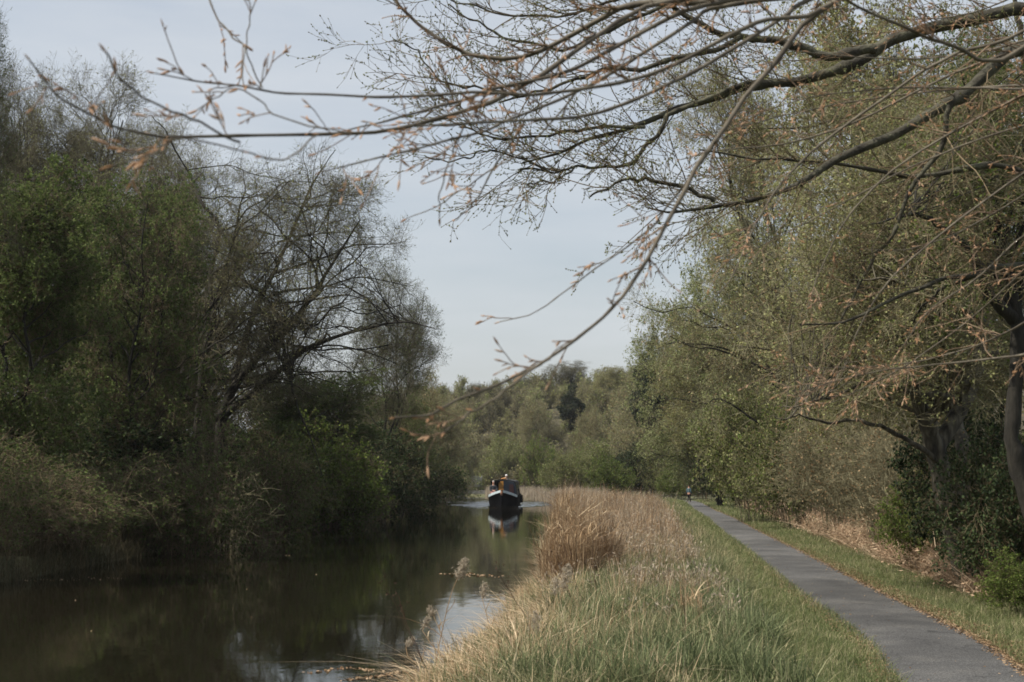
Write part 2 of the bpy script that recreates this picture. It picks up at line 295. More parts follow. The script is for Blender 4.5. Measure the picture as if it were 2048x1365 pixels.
def HZ(x, y):
    x = np.asarray(x, float); y = np.asarray(y, float)
    L = xl(y) + 0.25 * vnoise(x * 0, y, 0.6, 3); Rr = xr(y) + 0.15 * vnoise(x * 0, y, 0.9, 5); P = pl(y)
    left = 0.35 * sst(0, 0.5, L - x) + 0.9 * sst(0.5, 6, L - x) + 1.2 * sst(6, 30, L - x)
    drop = 0.10 * sst(60, 110, y)
    right = (0.3 - drop) * sst(0, 0.7, x - Rr) + 0.25 * sst(P + PW + 1.2, P + PW + 6, x) + 1.2 * sst(P + PW + 6, P + PW + 30, x)
    h = np.where(x < (L + Rr) / 2, -0.9 + 0.9 * sst(-0.8, 0, L - x) + left, -0.9 + 0.9 * sst(-0.8, 0, x - Rr) + right)
    onpath = sst(0.35, 0.0, np.abs(x - (P + PW / 2)) - PW / 2)
    h = h + np.where(h > 0.1, 0.05 * vnoise(x, y, 0.9, 1) + 0.02 * vnoise(x, y, 3.1, 2), 0) * (1 - onpath)
    hill = 19 * sst(160, 270, y + 0.5 * np.abs(x) * (x > 0)) * (0.72 + 0.28 * sst(-60, 80, x))
    hill = hill * sst(4, 30, np.minimum(np.abs(x - L), np.abs(x - Rr)))* 1.0
    return h + hill

# ------------------------------------------------------------------ ground, path, water
def grid(xs, ys, zf):
    X, Y = np.meshgrid(xs, ys); Z = zf(X, Y); v = np.stack([X, Y, Z], -1).reshape(-1, 3)
    nx, ny = len(xs), len(ys); i = (np.arange(ny - 1)[:, None] * nx + np.arange(nx - 1)[None]).ravel()
    return v, np.stack([i, i + 1, i + 1 + nx, i + nx], -1)
g = G()
xs = np.concatenate([np.linspace(-900, -40, 24)[:-1], np.linspace(-40, -12, 36)[:-1], np.linspace(-12, 12, 170)[:-1], np.linspace(12, 40, 50)[:-1], np.linspace(40, 900, 24)])
ys = np.concatenate([np.linspace(-60, 6, 24)[:-1], np.linspace(6, 50, 170)[:-1], np.linspace(50, 130, 140)[:-1], np.linspace(130, 350, 90)[:-1], np.linspace(350, 1400, 20)])
v, q = grid(xs, ys, HZ); g.add(v, q)
o = g.obj('ground', M['ground'], smooth=True); tag(o, 'turf covered canal banks and ground', 'ground', kind='structure')
# towpath
g = G(); ys = np.concatenate([np.arange(-30, 60, 0.12), np.arange(60, 117, 0.5)]); rng = np.random.default_rng(1)
rag = lambda n, k: np.convolve(rng.normal(size=n + 8), np.ones(5) / 5, 'same')[:n] * k
l = pl(ys) + rag(len(ys), 0.055); r = pl(ys) + PW + rag(len(ys), 0.055); cols = []
for t in np.linspace(0, 1, 7):
    x = l + (r - l) * t; cols.append(np.stack([x, ys, HZ(pl(ys) + PW / 2, ys) + 0.012 + 0.022 * math.sin(math.pi * t)], 1))
v = np.stack(cols, 1).reshape(-1, 3); n = 7; i = (np.arange(len(ys) - 1)[:, None] * n + np.arange(n - 1)[None]).ravel()
g.add(v, np.stack([i, i + 1, i + 1 + n, i + n], -1))
tag(g.obj('towpath', M['asphalt'], smooth=True), 'narrow grey asphalt towpath', 'path', kind='structure')
# canal water, with the wake of the boat as real wavelets
BOAT = np.array([-0.72, 100.0, 0.0]); BROT = R_(-1.6)
def wz(X, Y):
    bx, by = BOAT[0], BOAT[1] + 0.4
    dx = X - bx; dy = Y - by; z = np.zeros_like(X)
    for s, amp, wl in ((1, 0.075, 0.55), (-1, 0.075, 0.55)):
        # crest leaves the bow and runs outwards and back
        dist = (s * dx - (dy * 0.30 + 0.75)); along = np.clip(s * dx, 0, 20)
        z += amp * np.exp(-(dist / wl) ** 2) * (dy > -1.5) * np.exp(-along / 9) * sst(0.5, 1.2, s * dx)
        dist2 = (s * dx - (dy * 0.30 - 0.9)); z += 0.6 * amp * np.exp(-(dist2 / wl) ** 2) * (dy > 0) * np.exp(-along / 9) * sst(0.9, 1.5, s * dx)
        dist3 = (s * dx - (dy * 0.19 + 0.3)); z += 0.5 * amp * np.exp(-(dist3 / 0.8) ** 2) * (dy > 2) * sst(0.9, 2, s * dx) * np.exp(-dy / 60)
    chop = np.sin(Y * 6.3 + 1.1 * X + 1.3 * np.sin(X * 1.7 + Y * .6)) + .7 * np.sin(Y * 9.1 - 2.0 * X + 1.1 * np.sin(X * 2.3)) + .5 * np.sin(Y * 13 + 3.1 * X)
    inside = sst(-.6, .5, dy * 0.42 + 1.1 - np.abs(dx)) * sst(0.4, 1.0, dy + 1.2)
    z += 0.016 * chop * inside * np.where(dx < 0, 1.0, .6) * np.exp(-np.maximum(dy - 18, 0) / 14)
    return z * sst(85, 92, Y) * sst(149, 138, Y)
g = G(); xs = np.linspace(-9.5, 4.5, 155); ysf = np.linspace(84, 150, 760)
v, q = grid(xs, ysf, wz); g.add(v, q)
v, q = grid(np.linspace(-16, -9.5, 3), np.linspace(84, 150, 3), lambda X, Y: X * 0); g.add(v, q)
v, q = grid(np.linspace(4.5, 6, 2), np.linspace(84, 150, 3), lambda X, Y: X * 0); g.add(v, q)
v, q = grid(np.linspace(-16, 6, 12), np.linspace(-60, 84, 30), lambda X, Y: X * 0); g.add(v, q)
v, q = grid(np.linspace(-120, 6, 20), np.linspace(150, 340, 20), lambda X, Y: X * 0); g.add(v, q)
tag(g.obj('canal_water', M['water'], smooth=True), 'still dark canal water', 'water', kind='structure')

# ------------------------------------------------------------------ tree machinery
def interp_par(P, t):
    K = P.shape[1]; f = t * (K - 1); i = np.clip(f.astype(int), 0, K - 2); w = (f - i)[:, None]
    n = np.arange(len(P)); return P[n, i] * (1 - w) + P[n, i + 1] * w, nrm(P[n, i + 1] - P[n, i])
def spawn(rng, P, Rr, n, L, K=4, t0=0.2, t1=1.0, ang=(30, 60), trop=0.0, wob=0.15, r0=None, taper=0.3, ratio=0.6, lenfall=0.5, bias=None):
    N = len(P); idx = np.repeat(np.arange(N), n); t = rng.uniform(t0, t1, len(idx))
    pos, tan = interp_par(P[idx], t)
    K0 = P.shape[1]; f = t * (K0 - 1); i = np.clip(f.astype(int), 0, K0 - 2); w = f - i
    pr = Rr[idx, i] * (1 - w) + Rr[idx, i + 1] * w
    rv = rng.normal(size=pos.shape)
    if bias is not None: rv = rv + bias
    perp = nrm(rv - (rv * tan).sum(1, keepdims=True) * tan)
    a = np.radians(rng.uniform(ang[0], ang[1], len(idx)))[:, None]
    d = nrm(tan * np.cos(a) + perp * np.sin(a))
    L = np.broadcast_to(np.asarray(L, float), (N,))[idx] * rng.uniform(0.55, 1.25, len(idx)) * (1 - lenfall * t)
    out = [pos]; step = (L / (K - 1))[:, None]; up = np.array([0, 0, 1.0])
    for k in range(K - 1):
        out.append(out[-1] + d * step); d = nrm(d + up * trop + rng.normal(size=d.shape) * wob)
    C = np.stack(out, 1)
    rr = np.minimum(pr * ratio, r0 if r0 is not None else 1e9)
    RR = rr[:, None] * np.linspace(1, taper, K)[None]
    return C, RR
def bez(a, c, b, K):
    t = np.linspace(0, 1, K)[None, :, None]
    return a[:, None] * (1 - t) ** 2 + 2 * c[:, None] * t * (1 - t) + b[:, None] * t * t

def make_tree(seed, H=12, R=5, cz=0.58, rz=0.42, off=(0, 0), tr=0.16, nst=1, nl=26, n2=9, n3=8, n4=7, twig=0.0045, leaf=None, leafn=0, leafsz=0.03, leaf2=None,
              leaf2n=0, twm='twig_grey', bark='bark', up=0.03, droop=0.0, lowtrunk=0.25, n5=0, leafclump=1.0, stems=None, shellbias=0.45):
    """trunk (with boughs) and crown meshes; crown fills an ellipsoid of half width R centred at off, cz*H, half height rz*H"""
    rng = np.random.default_rng(seed); cc = np.array([off[0], off[1], cz * H]); er = np.array([R, R, rz * H])
    T = G(); C = G()
    K = 9; tks = []; trs = []
    for s in range(nst):
        b = np.array([rng.normal() * 0.25, rng.normal() * 0.25, -0.3]) if nst > 1 else np.array([0, 0, -0.3])
        top = cc + er * np.array([rng.normal() * 0.25, rng.normal() * 0.25, 0.55]) if nst > 1 else cc + er * np.array([0.05, 0, 0.6])
        ctl = (b * 0.6 + top * 0.4) * np.array([1, 1, 1]) + np.array([rng.normal() * .3, rng.normal() * .3, 0.1 * H]); ctl[:2] = b[:2] * 0.75 + top[:2] * 0.25
        p = bez(b[None], ctl[None], top[None], K)[0]; p[1:-1] += rng.normal(size=(K - 2, 3)) * 0.012 * H * np.array([1, 1, .3])
        tks.append(p); trs.append((tr / math.sqrt(nst) * 1.15) * (np.linspace(1, 0.12, K) ** 0.8) * rng.uniform(.8, 1.1))
    TP = np.array(tks); TR = np.array(trs); TR[:, 0] *= 1.35
    if stems is not None: TP, TR = stems
    # finer trunks
    def refine(P, Rr, m):
        N, K, _ = P.shape; t = np.linspace(0, K - 1, m); i = np.clip(t.astype(int), 0, K - 2); w = t - i
        Pm = np.pad(P, ((0, 0), (1, 1), (0, 0)), mode='edge'); a, b, c, d = Pm[:, i], Pm[:, i + 1], Pm[:, i + 2], Pm[:, i + 3]; w_ = w[None, :, None]
        Q = 0.5 * ((2 * b) + (-a + c) * w_ + (2 * a - 5 * b + 4 * c - d) * w_ ** 2 + (-a + 3 * b - 3 * c + d) * w_ ** 3)
        return Q, Rr[:, i] * (1 - w) + Rr[:, i + 1] * w
    q, rq = refine(TP, TR, 30); q[:, 1:] += rng.normal(size=q[:, 1:].shape) * 0.012; T.tubes(q, rq * (1 + 0.08 * rng.normal(size=rq.shape)), 10)
    # limbs aim at points through the crown
    k = nl; th = rng.normal(size=(k, 3)); th[:, 2] += 0.25; th = nrm(th); rad = rng.uniform(shellbias, 0.92, (k, 1))
    tgt = cc + th * er * rad
    si = rng.integers(0, len(TP), k)
    zt = np.clip((tgt[:, 2] - 0.22 * np.linalg.norm(tgt[:, :2] - cc[:2] * 0.5, axis=1) - TP[si, 0, 2]) / (TP[si, -1, 2] - TP[si, 0, 2]), lowtrunk, 0.92) * rng.uniform(0.75, 1, k)
    zt = np.maximum(zt, lowtrunk * 0.9)
    a, _ = interp_par(TP[si], zt); ra = np.array([np.interp(z * (TR.shape[1] - 1), np.arange(TR.shape[1]), TR[s]) for z, s in zip(zt, si)])
    ln = np.linalg.norm(tgt - a, axis=1)
    ctl = a * 0.5 + tgt * 0.5 + np.array([0, 0, 1.0]) * (ln * (0.16 - droop))[:, None] + rng.normal(size=a.shape) * (ln * 0.07)[:, None]
    LP = bez(a, ctl, tgt, 8); LP[:, 1:-1] += rng.normal(size=(k, 6, 3)) * (ln * 0.022)[:, None, None]
    r0 = np.minimum(ra * 0.62, 0.008 * ln + 0.012)
    LR = r0[:, None] * np.linspace(1, 0.25, 8)[None]
    q, rq = refine(LP, LR, 14); T.tubes(q, rq, 6)
    S2, R2 = spawn(rng, LP, LR, n2, 0.36 * R, 5, 0.18, 1.0, (32, 75), up * 0.6, 0.2, r0=0.02, taper=.35, ratio=.7)
    C.tubes(S2, R2, 4, 0, rng=rng)
    S3, R3 = spawn(rng, S2, R2, n3, 0.21 * R, 4, 0.12, 1.0, (30, 75), up, 0.22, r0=0.009, taper=.5, ratio=.7)
    C.tubes(S3, R3, 3, 0, rng=rng)
    S4, R4 = spawn(rng, S3, R3, n4, 0.12 * R, 4 if n4 * n3 * n2 * nl < 14000 else 3, 0.1, 1.0, (30, 75), up, 0.22, r0=twig, taper=.6, ratio=1)
    C.tubes(S4, np.maximum(R4, twig * 0.6), 3, 0, rng=rng)
    last, RL = S4, R4
    if n5:
        S5, R5 = spawn(rng, S4, R4, n5, 0.07 * R, 3, 0.1, 1.0, (25, 60), up, 0.1, r0=twig * .8, taper=.6, ratio=1)
        C.tubes(S5, np.maximum(R5, twig * 0.6), 3, 0, rng=rng); last = S5
    mats = [M[twm]]
    def put(mname, n, sz, mi):
        if not n: return
        N = len(last); cnt = int(N * n); idx = rng.integers(0, N, cnt // 3 + 1).repeat(3)[:cnt]; cnt = len(idx)
        # clumps: some boughs leafier than others
        ph = last[idx, 0]; keep = (vnoise(ph[:, 0] * 1.0 + ph[:, 2] * .7, ph[:, 1] + ph[:, 2] * .5, 1.1, seed) * 0.5 + 0.5) ** leafclump > rng.random(cnt) * 0.75
        idx = idx[keep]; t = rng.uniform(0.55, 1, len(idx)); p, tn = interp_par(last[idx], t)
        d = nrm(tn * 0.8 + rng.normal(size=p.shape)); s = sz * rng.uniform(0.6, 1.4, len(idx))
        C.leaves(p + rng.normal(size=p.shape) * sz * 0.25, d, s, s * 0.38, rng, mat=mi)
    if leaf: mats.append(M[leaf]); put(leaf, leafn, leafsz, 1)
    if leaf2: mats.append(M[leaf2]); put(leaf2, leaf2n, leafsz * 0.85, len(mats) - 1)
    return dict(t=T.mesh('trunk', [M[bark]], True), c=C.mesh('crown', mats), H=H, R=R, top=(cz + rz) * H, off=off[0])

def make_shrub(seed, H=2.5, R=1.6, nst=40, n2=7, n3=6, n4=0, leaf=None, leafn=2.0, leafsz=0.04, twm='twig_brown', arch=0.4, r=0.008, twig=0.004, area=0.35, leaf2=None, leaf2n=0, up=0.1):
    rng = np.random.default_rng(seed); T = G(); C = G()
    a = rng.random(nst) * 6.283; rad = R * area * np.sqrt(rng.random(nst)); b = np.stack([np.cos(a) * rad, np.sin(a) * rad, np.full(nst, -0.1)], 1)
    a2 = a + rng.normal(size=nst) * 0.7; out = R * rng.uniform(0.25, 1.0, nst); h = H * rng.uniform(0.45, 1.0, nst) * (1 - 0.35 * (out / R) ** 2)
    tgt = np.stack([np.cos(a2) * out, np.sin(a2) * out, h], 1); ctl = b * 0.6 + tgt * 0.4; ctl[:, 2] = h * (0.75 + arch)
    S1 = bez(b, ctl, tgt, 8); S1[:, 1:] += rng.normal(size=(nst, 7, 3)) * 0.03 * H * 0.4; R1 = r * rng.uniform(.6, 1.3, nst)[:, None] * np.linspace(1, .3, 8)[None]
    T.tubes(S1, R1, 5, 0, rng=rng)
    S2, R2 = spawn(rng, S1, R1, n2, 0.38 * H, 4, 0.1, 1, (25, 65), up, .18, r0=r * .6, ratio=.8); C.tubes(S2, R2, 3, 0, rng=rng)
    S3, R3 = spawn(rng, S2, R2, n3, 0.2 * H, 3, 0.05, 1, (25, 65), up, .15, r0=twig, ratio=1); C.tubes(S3, np.maximum(R3, twig * .6), 3, 0, rng=rng); last = S3
    if n4:
        S4, R4 = spawn(rng, S3, R3, n4, 0.1 * H, 3, 0.05, 1, (25, 65), up, .12, r0=twig, ratio=1); C.tubes(S4, np.maximum(R4, twig * .6), 3, 0, rng=rng); last = S4
    mats = [M[twm]]
    for nm, n in ((leaf, leafn), (leaf2, leaf2n)):
        if nm and n:
            mats.append(M[nm]); N = len(last); idx = rng.integers(0, N, int(N * n)); p, tn = interp_par(last[idx], rng.uniform(0.1, 1, len(idx)))
            s = leafsz * rng.uniform(.6, 1.4, len(idx)); C.leaves(p + rng.normal(size=p.shape) * leafsz * .3, nrm(tn + rng.normal(size=p.shape)), s, s * .42, rng, mat=len(mats) - 1)
    return dict(t=T.mesh('stems', [M[twm]], True), c=C.mesh('foliage' if leaf else 'twigs', mats), H=H, R=R, top=H)

def put(proto, name, label, cat, px, d, top, width, group=None, rot=0.0, z=None, x=None):
    """place a tree at depth d whose crown is centred on photograph column px, reaches row top and is width pixels wide"""
    xw = W(px, 900, d)[0] if x is None else x
    sx = (width / F * d) / (2 * proto['R']); xw = xw - proto.get('off', 0) * sx
    gz = float(HZ(xw, d)) if z is None else z
    tz = W(px, top, d)[2]; sz = (tz - gz) / proto['top']
    e = thing(name, label, cat, (xw, d, gz), rot, group); e.scale = (sx, sx, sz)
    shrub = proto.get('shrub')
    for nm, me in (('stems' if shrub else 'trunk', proto['t']), ('foliage' if shrub else 'crown', proto['c'])):
        c = bpy.data.objects.new(nm, me); COL.objects.link(c); c.parent = e
    return e
def sh(p): p['shrub'] = True; return p

exec_parts = True
# prototypes -------------------------------------------------------
P_bare = make_tree(11, H=18, R=5, nl=58, n2=10, n3=9, n4=6, twig=0.0055, leaf='leaf_olive', leafn=1.2, leafsz=0.05, twm='twig_grey', nst=2, up=0.05, lowtrunk=.15)
P_bare2 = make_tree(12, H=17, R=5, nl=52, n2=10, n3=9, n4=6, twig=0.0055, leaf='leaf_green', leafn=2.0, leafsz=0.05, twm='twig_grey', nst=3, up=0.07, lowtrunk=.12)
P_green = make_tree(21, H=17, R=5, nl=58, n2=10, n3=8, n4=4, twig=0.006, leaf='leaf_green', leafn=8, leafsz=0.095, twm='twig_brown', nst=2, cz=.52, rz=.48, lowtrunk=.1, leafclump=.8)
P_green2 = make_tree(22, H=16, R=5, nl=54, n2=10, n3=8, n4=4, twig=0.006, leaf='leaf_green', leafn=5.5, leafsz=0.085, twm='twig_brown', nst=3, cz=.52, rz=.48, lowtrunk=.1)
P_olive = make_tree(31, H=15, R=5, nl=50, n2=10, n3=8, n4=6, twig=0.006, leaf='leaf_olive', leafn=3.8, leafsz=0.085, leaf2='leaf_tan', leaf2n=0.6, twm='twig_tan', nst=2, cz=.54, rz=.46, lowtrunk=.08)
P_lean = make_tree(33, H=18, R=5, off=(-3.6, 0), nl=54, n2=10, n3=8, n4=5, twig=0.006, leaf='leaf_olive', leafn=4.2, leafsz=0.085, leaf2='leaf_tan', leaf2n=0.6, twm='twig_tan', nst=2, cz=.56, rz=.44, lowtrunk=.12)
P_lean2 = make_tree(34, H=17, R=5, off=(-3.6, 0), nl=50, n2=10, n3=8, n4=5, twig=0.006, leaf='leaf_pale', leafn=3.8, leafsz=0.09, leaf2='leaf_bright', leaf2n=1.2, twm='twig_tan', nst=2, cz=.56, rz=.44, lowtrunk=.1)
P_lean3 = make_tree(35, H=18, R=5, off=(-3.6, 0), nl=46, n2=9, n3=8, n4=5, twig=0.005, leaf='leaf_olive', leafn=1.6, leafsz=0.075, leaf2='leaf_tan', leaf2n=0.6, twm='twig_tan', nst=2, cz=.56, rz=.44, lowtrunk=.12)
P_tan = make_tree(41, H=10, R=4.5, nl=40, n2=10, n3=8, n4=5, twig=0.008, leaf='leaf_tan', leafn=0.6, leafsz=0.08, leaf2='leaf_olive', leaf2n=2.6, twm='twig_tan', nst=4, cz=.52, rz=.48, lowtrunk=.06)
P_pine = make_tree(51, H=11, R=3.2, nl=34, n2=9, n3=8, n4=4, twig=0.01, leaf='needle', leafn=9, leafsz=0.14, twm='twig_brown', nst=1, cz=.56, rz=.44, lowtrunk=.12, shellbias=.25)
S_green = sh(make_shrub(61, leaf='leaf_bright', leafn=3.2, leafsz=0.06, n4=4, nst=34, twm='twig_brown'))
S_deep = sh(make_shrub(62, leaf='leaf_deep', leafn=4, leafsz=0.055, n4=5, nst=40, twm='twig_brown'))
S_olive = sh(make_shrub(63, leaf='leaf_olive', leafn=1.2, leafsz=0.05, n4=5, nst=55, twm='twig_tan', leaf2='leaf_bright', leaf2n=1.0, up=.25))
S_brown = sh(make_shrub(64, leaf='leaf_tan', leafn=0.3, leafsz=0.04, n4=4, nst=60, twm='twig_tan', arch=.7, up=-.05))
S_arch = sh(make_shrub(66, leaf='leaf_green', leafn=1.6, leafsz=0.05, n4=3, nst=40, twm='twig_brown', arch=.9, up=-.1))
S_sparse = sh(make_shrub(67, nst=30, n2=4, n3=3, n4=0, twm='twig_tan', arch=.9, up=-.12, r=.010, twig=.005, area=.15))
S_dark = sh(make_shrub(65, leaf='leaf_green', leafn=1.5, leafsz=0.05, n4=4, nst=50, twm='twig_brown', arch=.6, up=-.02))

# ---- left bank trees
GL = 'trees along the left bank'
put(P_bare2, 'willow_tree', 'tall thin twigged tree cut by the top left corner of the photo', 'tree', -130, 33, -250, 330, GL, 0.5)
put(P_green, 'leafy_tree', 'leafy shading tree added mostly outside the left edge, nearest on that bank', 'tree', -260, 27, 150, 560, GL, 1.5)  # added mostly out of view to keep sun off the lower left bank
put(P_green2, 'leafy_tree', 'leafy tree filling the gap low at the left edge', 'tree', -10, 46, 430, 420, GL, 4.5)
put(P_bare, 'bare_tree', 'grey airy treetop behind the green trees, highest on the left bank', 'tree', 160, 60, 60, 420, GL, 1.0)
put(P_bare2, 'bare_tree', 'grey twiggy tree behind the leafy tree at the left edge', 'tree', -20, 62, 105, 430, GL, 2.2)
put(P_bare, 'bare_tree', 'grey twiggy treetop between the left corner tree and the highest grey tree', 'tree', 55, 56, 72, 320, GL, 4.0)
put(P_green, 'leafy_tree', 'dark green leafy tree at the left edge over the water', 'tree', 40, 37, 230, 470, GL, 0.4)
put(P_green2, 'leafy_tree', 'green leafy tree between the left edge tree and the spreading willow', 'tree', 255, 43, 250, 430, GL, 2.9)
put(P_bare, 'bare_tree', 'grey twiggy tree just left above the spreading willow', 'tree', 350, 64, 185, 330, GL, 3.3)
put(P_bare2, 'bare_tree', 'low grey tree at the right edge of the left bank mass', 'tree', 770, 82, 470, 260, GL, 5.6)
put(P_tan, 'round_tree', 'rounded olive brown tree beyond the willow, left of the boat', 'tree', 835, 104, 738, 215, GL, 0.2)
put(P_green2, 'leafy_tree', 'dark leafy tree low over the water left of the boat', 'tree', 800, 88, 745, 210, GL, 1.2)
put(P_tan, 'round_tree', 'small olive tree farthest along the left bank near the boat', 'tree', 897, 148, 785, 165, GL, 2.4)
put(P_green, 'leafy_tree', 'shaded leafy tree under the willow crown, back from the bank', 'tree', 640, 66, 700, 380, GL, 3.0)
put(P_green2, 'leafy_tree', 'shaded leafy tree behind the two willow trunks', 'tree', 400, 58, 560, 420, GL, 3.9)
put(P_green, 'leafy_tree', 'shaded leafy tree low at the left behind the brambles', 'tree', 150, 50, 520, 460, GL, 5.1)
put(P_green2, 'leafy_tree', 'olive leafy tree filling the middle of the left wall of trees', 'tree', 345, 56, 330, 330, GL, 0.7)
put(P_bare, 'bare_tree', 'twiggy grey tree between the leafy trees and the willow top', 'tree', 300, 52, 190, 380, GL, 2.0)
# the spreading willow: two trunks, the right one forking out over the canal
def poly(pts, d, rr, x0, y0, z0):
    return np.array([W(a, b, dd) - np.array([x0, y0, z0]) for (a, b), dd in zip(pts, d)]), np.array(rr)
bx, by = W(425, 960, 48)[0], 48.0; bz = float(HZ(bx, by))
sp = []; sr = []
for pts, dd, rr in [
    ([(385, 1010), (392, 900), (400, 790), (415, 680), (440, 580), (470, 470), (478, 420), (490, 380), (486, 340)], [48.5] * 9, [.20, .16, .14, .12, .09, .06, .035, .018, .008]),
    ([(435, 1010), (440, 900), (448, 820), (480, 760), (520, 710), (570, 660), (620, 600), (670, 520), (720, 440)], [47.5, 47.5, 47.4, 47.2, 47, 46.8, 46.5, 46, 46], [.26, .20, .19, .13, .115, .095, .075, .045, .02]),
    ([(448, 830), (500, 790), (560, 740), (610, 700), (680, 672), (740, 655), (800, 645), (840, 650), (880, 660)], [47.4, 47, 46.6, 46.5, 46, 46, 45.5, 45.5, 45], [.15, .12, .11, .09, .06, .045, .03, .02, .01]),
    ([(470, 770), (485, 690), (520, 600), (560, 520), (590, 450), (610, 400), (630, 360), (650, 330), (670, 300)], [47.3, 47.6, 48, 48.5, 49, 49, 49, 49, 49], [.12, .10, .09, .07, .055, .04, .03, .02, .012]),
    ([(392, 805), (350, 785), (330, 765), (300, 790), (270, 800), (250, 840), (235, 860), (225, 880), (215, 900)], [48, 47.5, 47, 47, 46.8, 46.5, 46.5, 46.5, 46.5], [.09, .07, .06, .05, .04, .03, .025, .02, .01]),
    ([(440, 700), (420, 560), (440, 460), (400, 400), (380, 350), (350, 300), (330, 260), (310, 240), (300, 230)], [48.3, 48.6, 49, 49, 50, 50, 50, 50, 50], [.10, .09, .07, .05, .04, .03, .02, .015, .01]),
    ([(580, 705), (583, 760), (590, 800), (605, 840), (622, 880), (635, 920), (645, 950), (650, 970), (655, 985)], [46.3, 46, 45.8, 45.5, 45.3, 45, 45, 45, 45], [.06, .045, .035, .03, .022, .016, .012, .008, .005]),
]:
    p, r = poly(pts, dd, rr, bx, by, bz); sp.append(p); sr.append(r)
cwp = W(622, 590, 47.5)
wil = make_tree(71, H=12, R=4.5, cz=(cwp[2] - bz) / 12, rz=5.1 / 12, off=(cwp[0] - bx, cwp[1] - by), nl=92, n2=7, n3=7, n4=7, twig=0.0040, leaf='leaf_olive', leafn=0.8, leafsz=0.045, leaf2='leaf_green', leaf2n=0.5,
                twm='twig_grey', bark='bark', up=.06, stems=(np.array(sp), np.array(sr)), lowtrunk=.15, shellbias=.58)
e = thing('spreading_willow', 'big spreading willow with two dark trunks leaning over the canal', 'tree', (bx, by, bz), 0, GL)
for nm, me in (('trunk', wil['t']), ('crown', wil['c'])):
    c = bpy.data.objects.new(nm, me); COL.objects.link(c); c.parent = e

# ---- left bank undergrowth
GB = 'bushes along the left bank'
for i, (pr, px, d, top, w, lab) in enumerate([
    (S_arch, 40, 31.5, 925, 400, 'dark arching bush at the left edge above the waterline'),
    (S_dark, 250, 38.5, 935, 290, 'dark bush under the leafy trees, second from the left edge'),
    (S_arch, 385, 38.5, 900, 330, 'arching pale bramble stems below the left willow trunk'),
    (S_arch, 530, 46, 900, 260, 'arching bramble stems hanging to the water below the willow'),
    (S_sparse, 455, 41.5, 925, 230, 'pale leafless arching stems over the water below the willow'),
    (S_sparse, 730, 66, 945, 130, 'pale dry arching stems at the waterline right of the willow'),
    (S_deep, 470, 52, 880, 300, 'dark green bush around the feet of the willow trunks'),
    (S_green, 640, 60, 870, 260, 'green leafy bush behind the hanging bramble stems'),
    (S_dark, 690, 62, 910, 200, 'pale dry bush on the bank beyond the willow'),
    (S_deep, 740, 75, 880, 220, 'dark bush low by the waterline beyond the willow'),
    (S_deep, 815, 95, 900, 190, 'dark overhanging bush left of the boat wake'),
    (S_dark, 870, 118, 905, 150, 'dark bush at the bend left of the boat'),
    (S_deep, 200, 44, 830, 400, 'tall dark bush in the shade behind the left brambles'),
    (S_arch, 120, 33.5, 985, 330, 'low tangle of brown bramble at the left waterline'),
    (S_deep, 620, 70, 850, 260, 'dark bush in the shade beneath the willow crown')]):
    n = {id(S_arch): 'bramble_bush'}.get(id(pr), 'leafy_bush')
    put(pr, n, lab, 'bush', px, d, top, w, GB, i * 1.3)

# ---- right side trees
GR = 'trees beyond the towpath'
put(P_lean3, 'budding_tree', 'tall thinly leaved tree behind the overhanging boughs, right of the sky gap', 'tree', 1450, 52, -30, 450, GR, 0.05)
put(P_lean2, 'budding_tree', 'pale green budding tree rising at the right of the sky gap', 'tree', 1470, 66, 340, 330, GR, -0.2)
put(P_lean, 'budding_tree', 'tall budding tree with crown above the top edge, mid right', 'tree', 1720, 31, -120, 560, GR, 0.0)
put(P_green2, 'leafy_tree', 'greener tree at the right edge behind the leaning trunks', 'tree', 1990, 36, -80, 560, GR, 3.1)
put(P_lean2, 'budding_tree', 'pale green tree with open crown, farthest left on the path side', 'tree', 1345, 90, 545, 265, GR, 0.0)
put(P_lean, 'budding_tree', 'tan and olive twiggy tree low beyond the path bend', 'tree', 1410, 82, 600, 300, GR, -0.1)
put(P_tan, 'round_tree', 'olive twiggy tree behind the thicket right of the walker', 'tree', 1610, 60, 470, 400, GR, 0.9)
put(P_tan, 'round_tree', 'small twiggy tree at the foot of the hill by the reeds', 'tree', 1290, 150, 760, 230, GR, 1.9)
put(P_pine, 'pine_tree', 'dark ivy covered tree beside the pale open crown', 'tree', 1300, 140, 668, 95, GR, 0)
put(P_olive, 'budding_tree', 'budding tree filling the shade between the right trunks', 'tree', 1850, 33, 380, 480, GR, 5.5)
put(P_tan, 'round_tree', 'twiggy low tree behind the dry bracken', 'tree', 1720, 48, 560, 380, GR, 3.6)
put(P_green2, 'leafy_tree', 'dark green low tree just behind the walker', 'tree', 1440, 125, 840, 170, GR, 1.6)
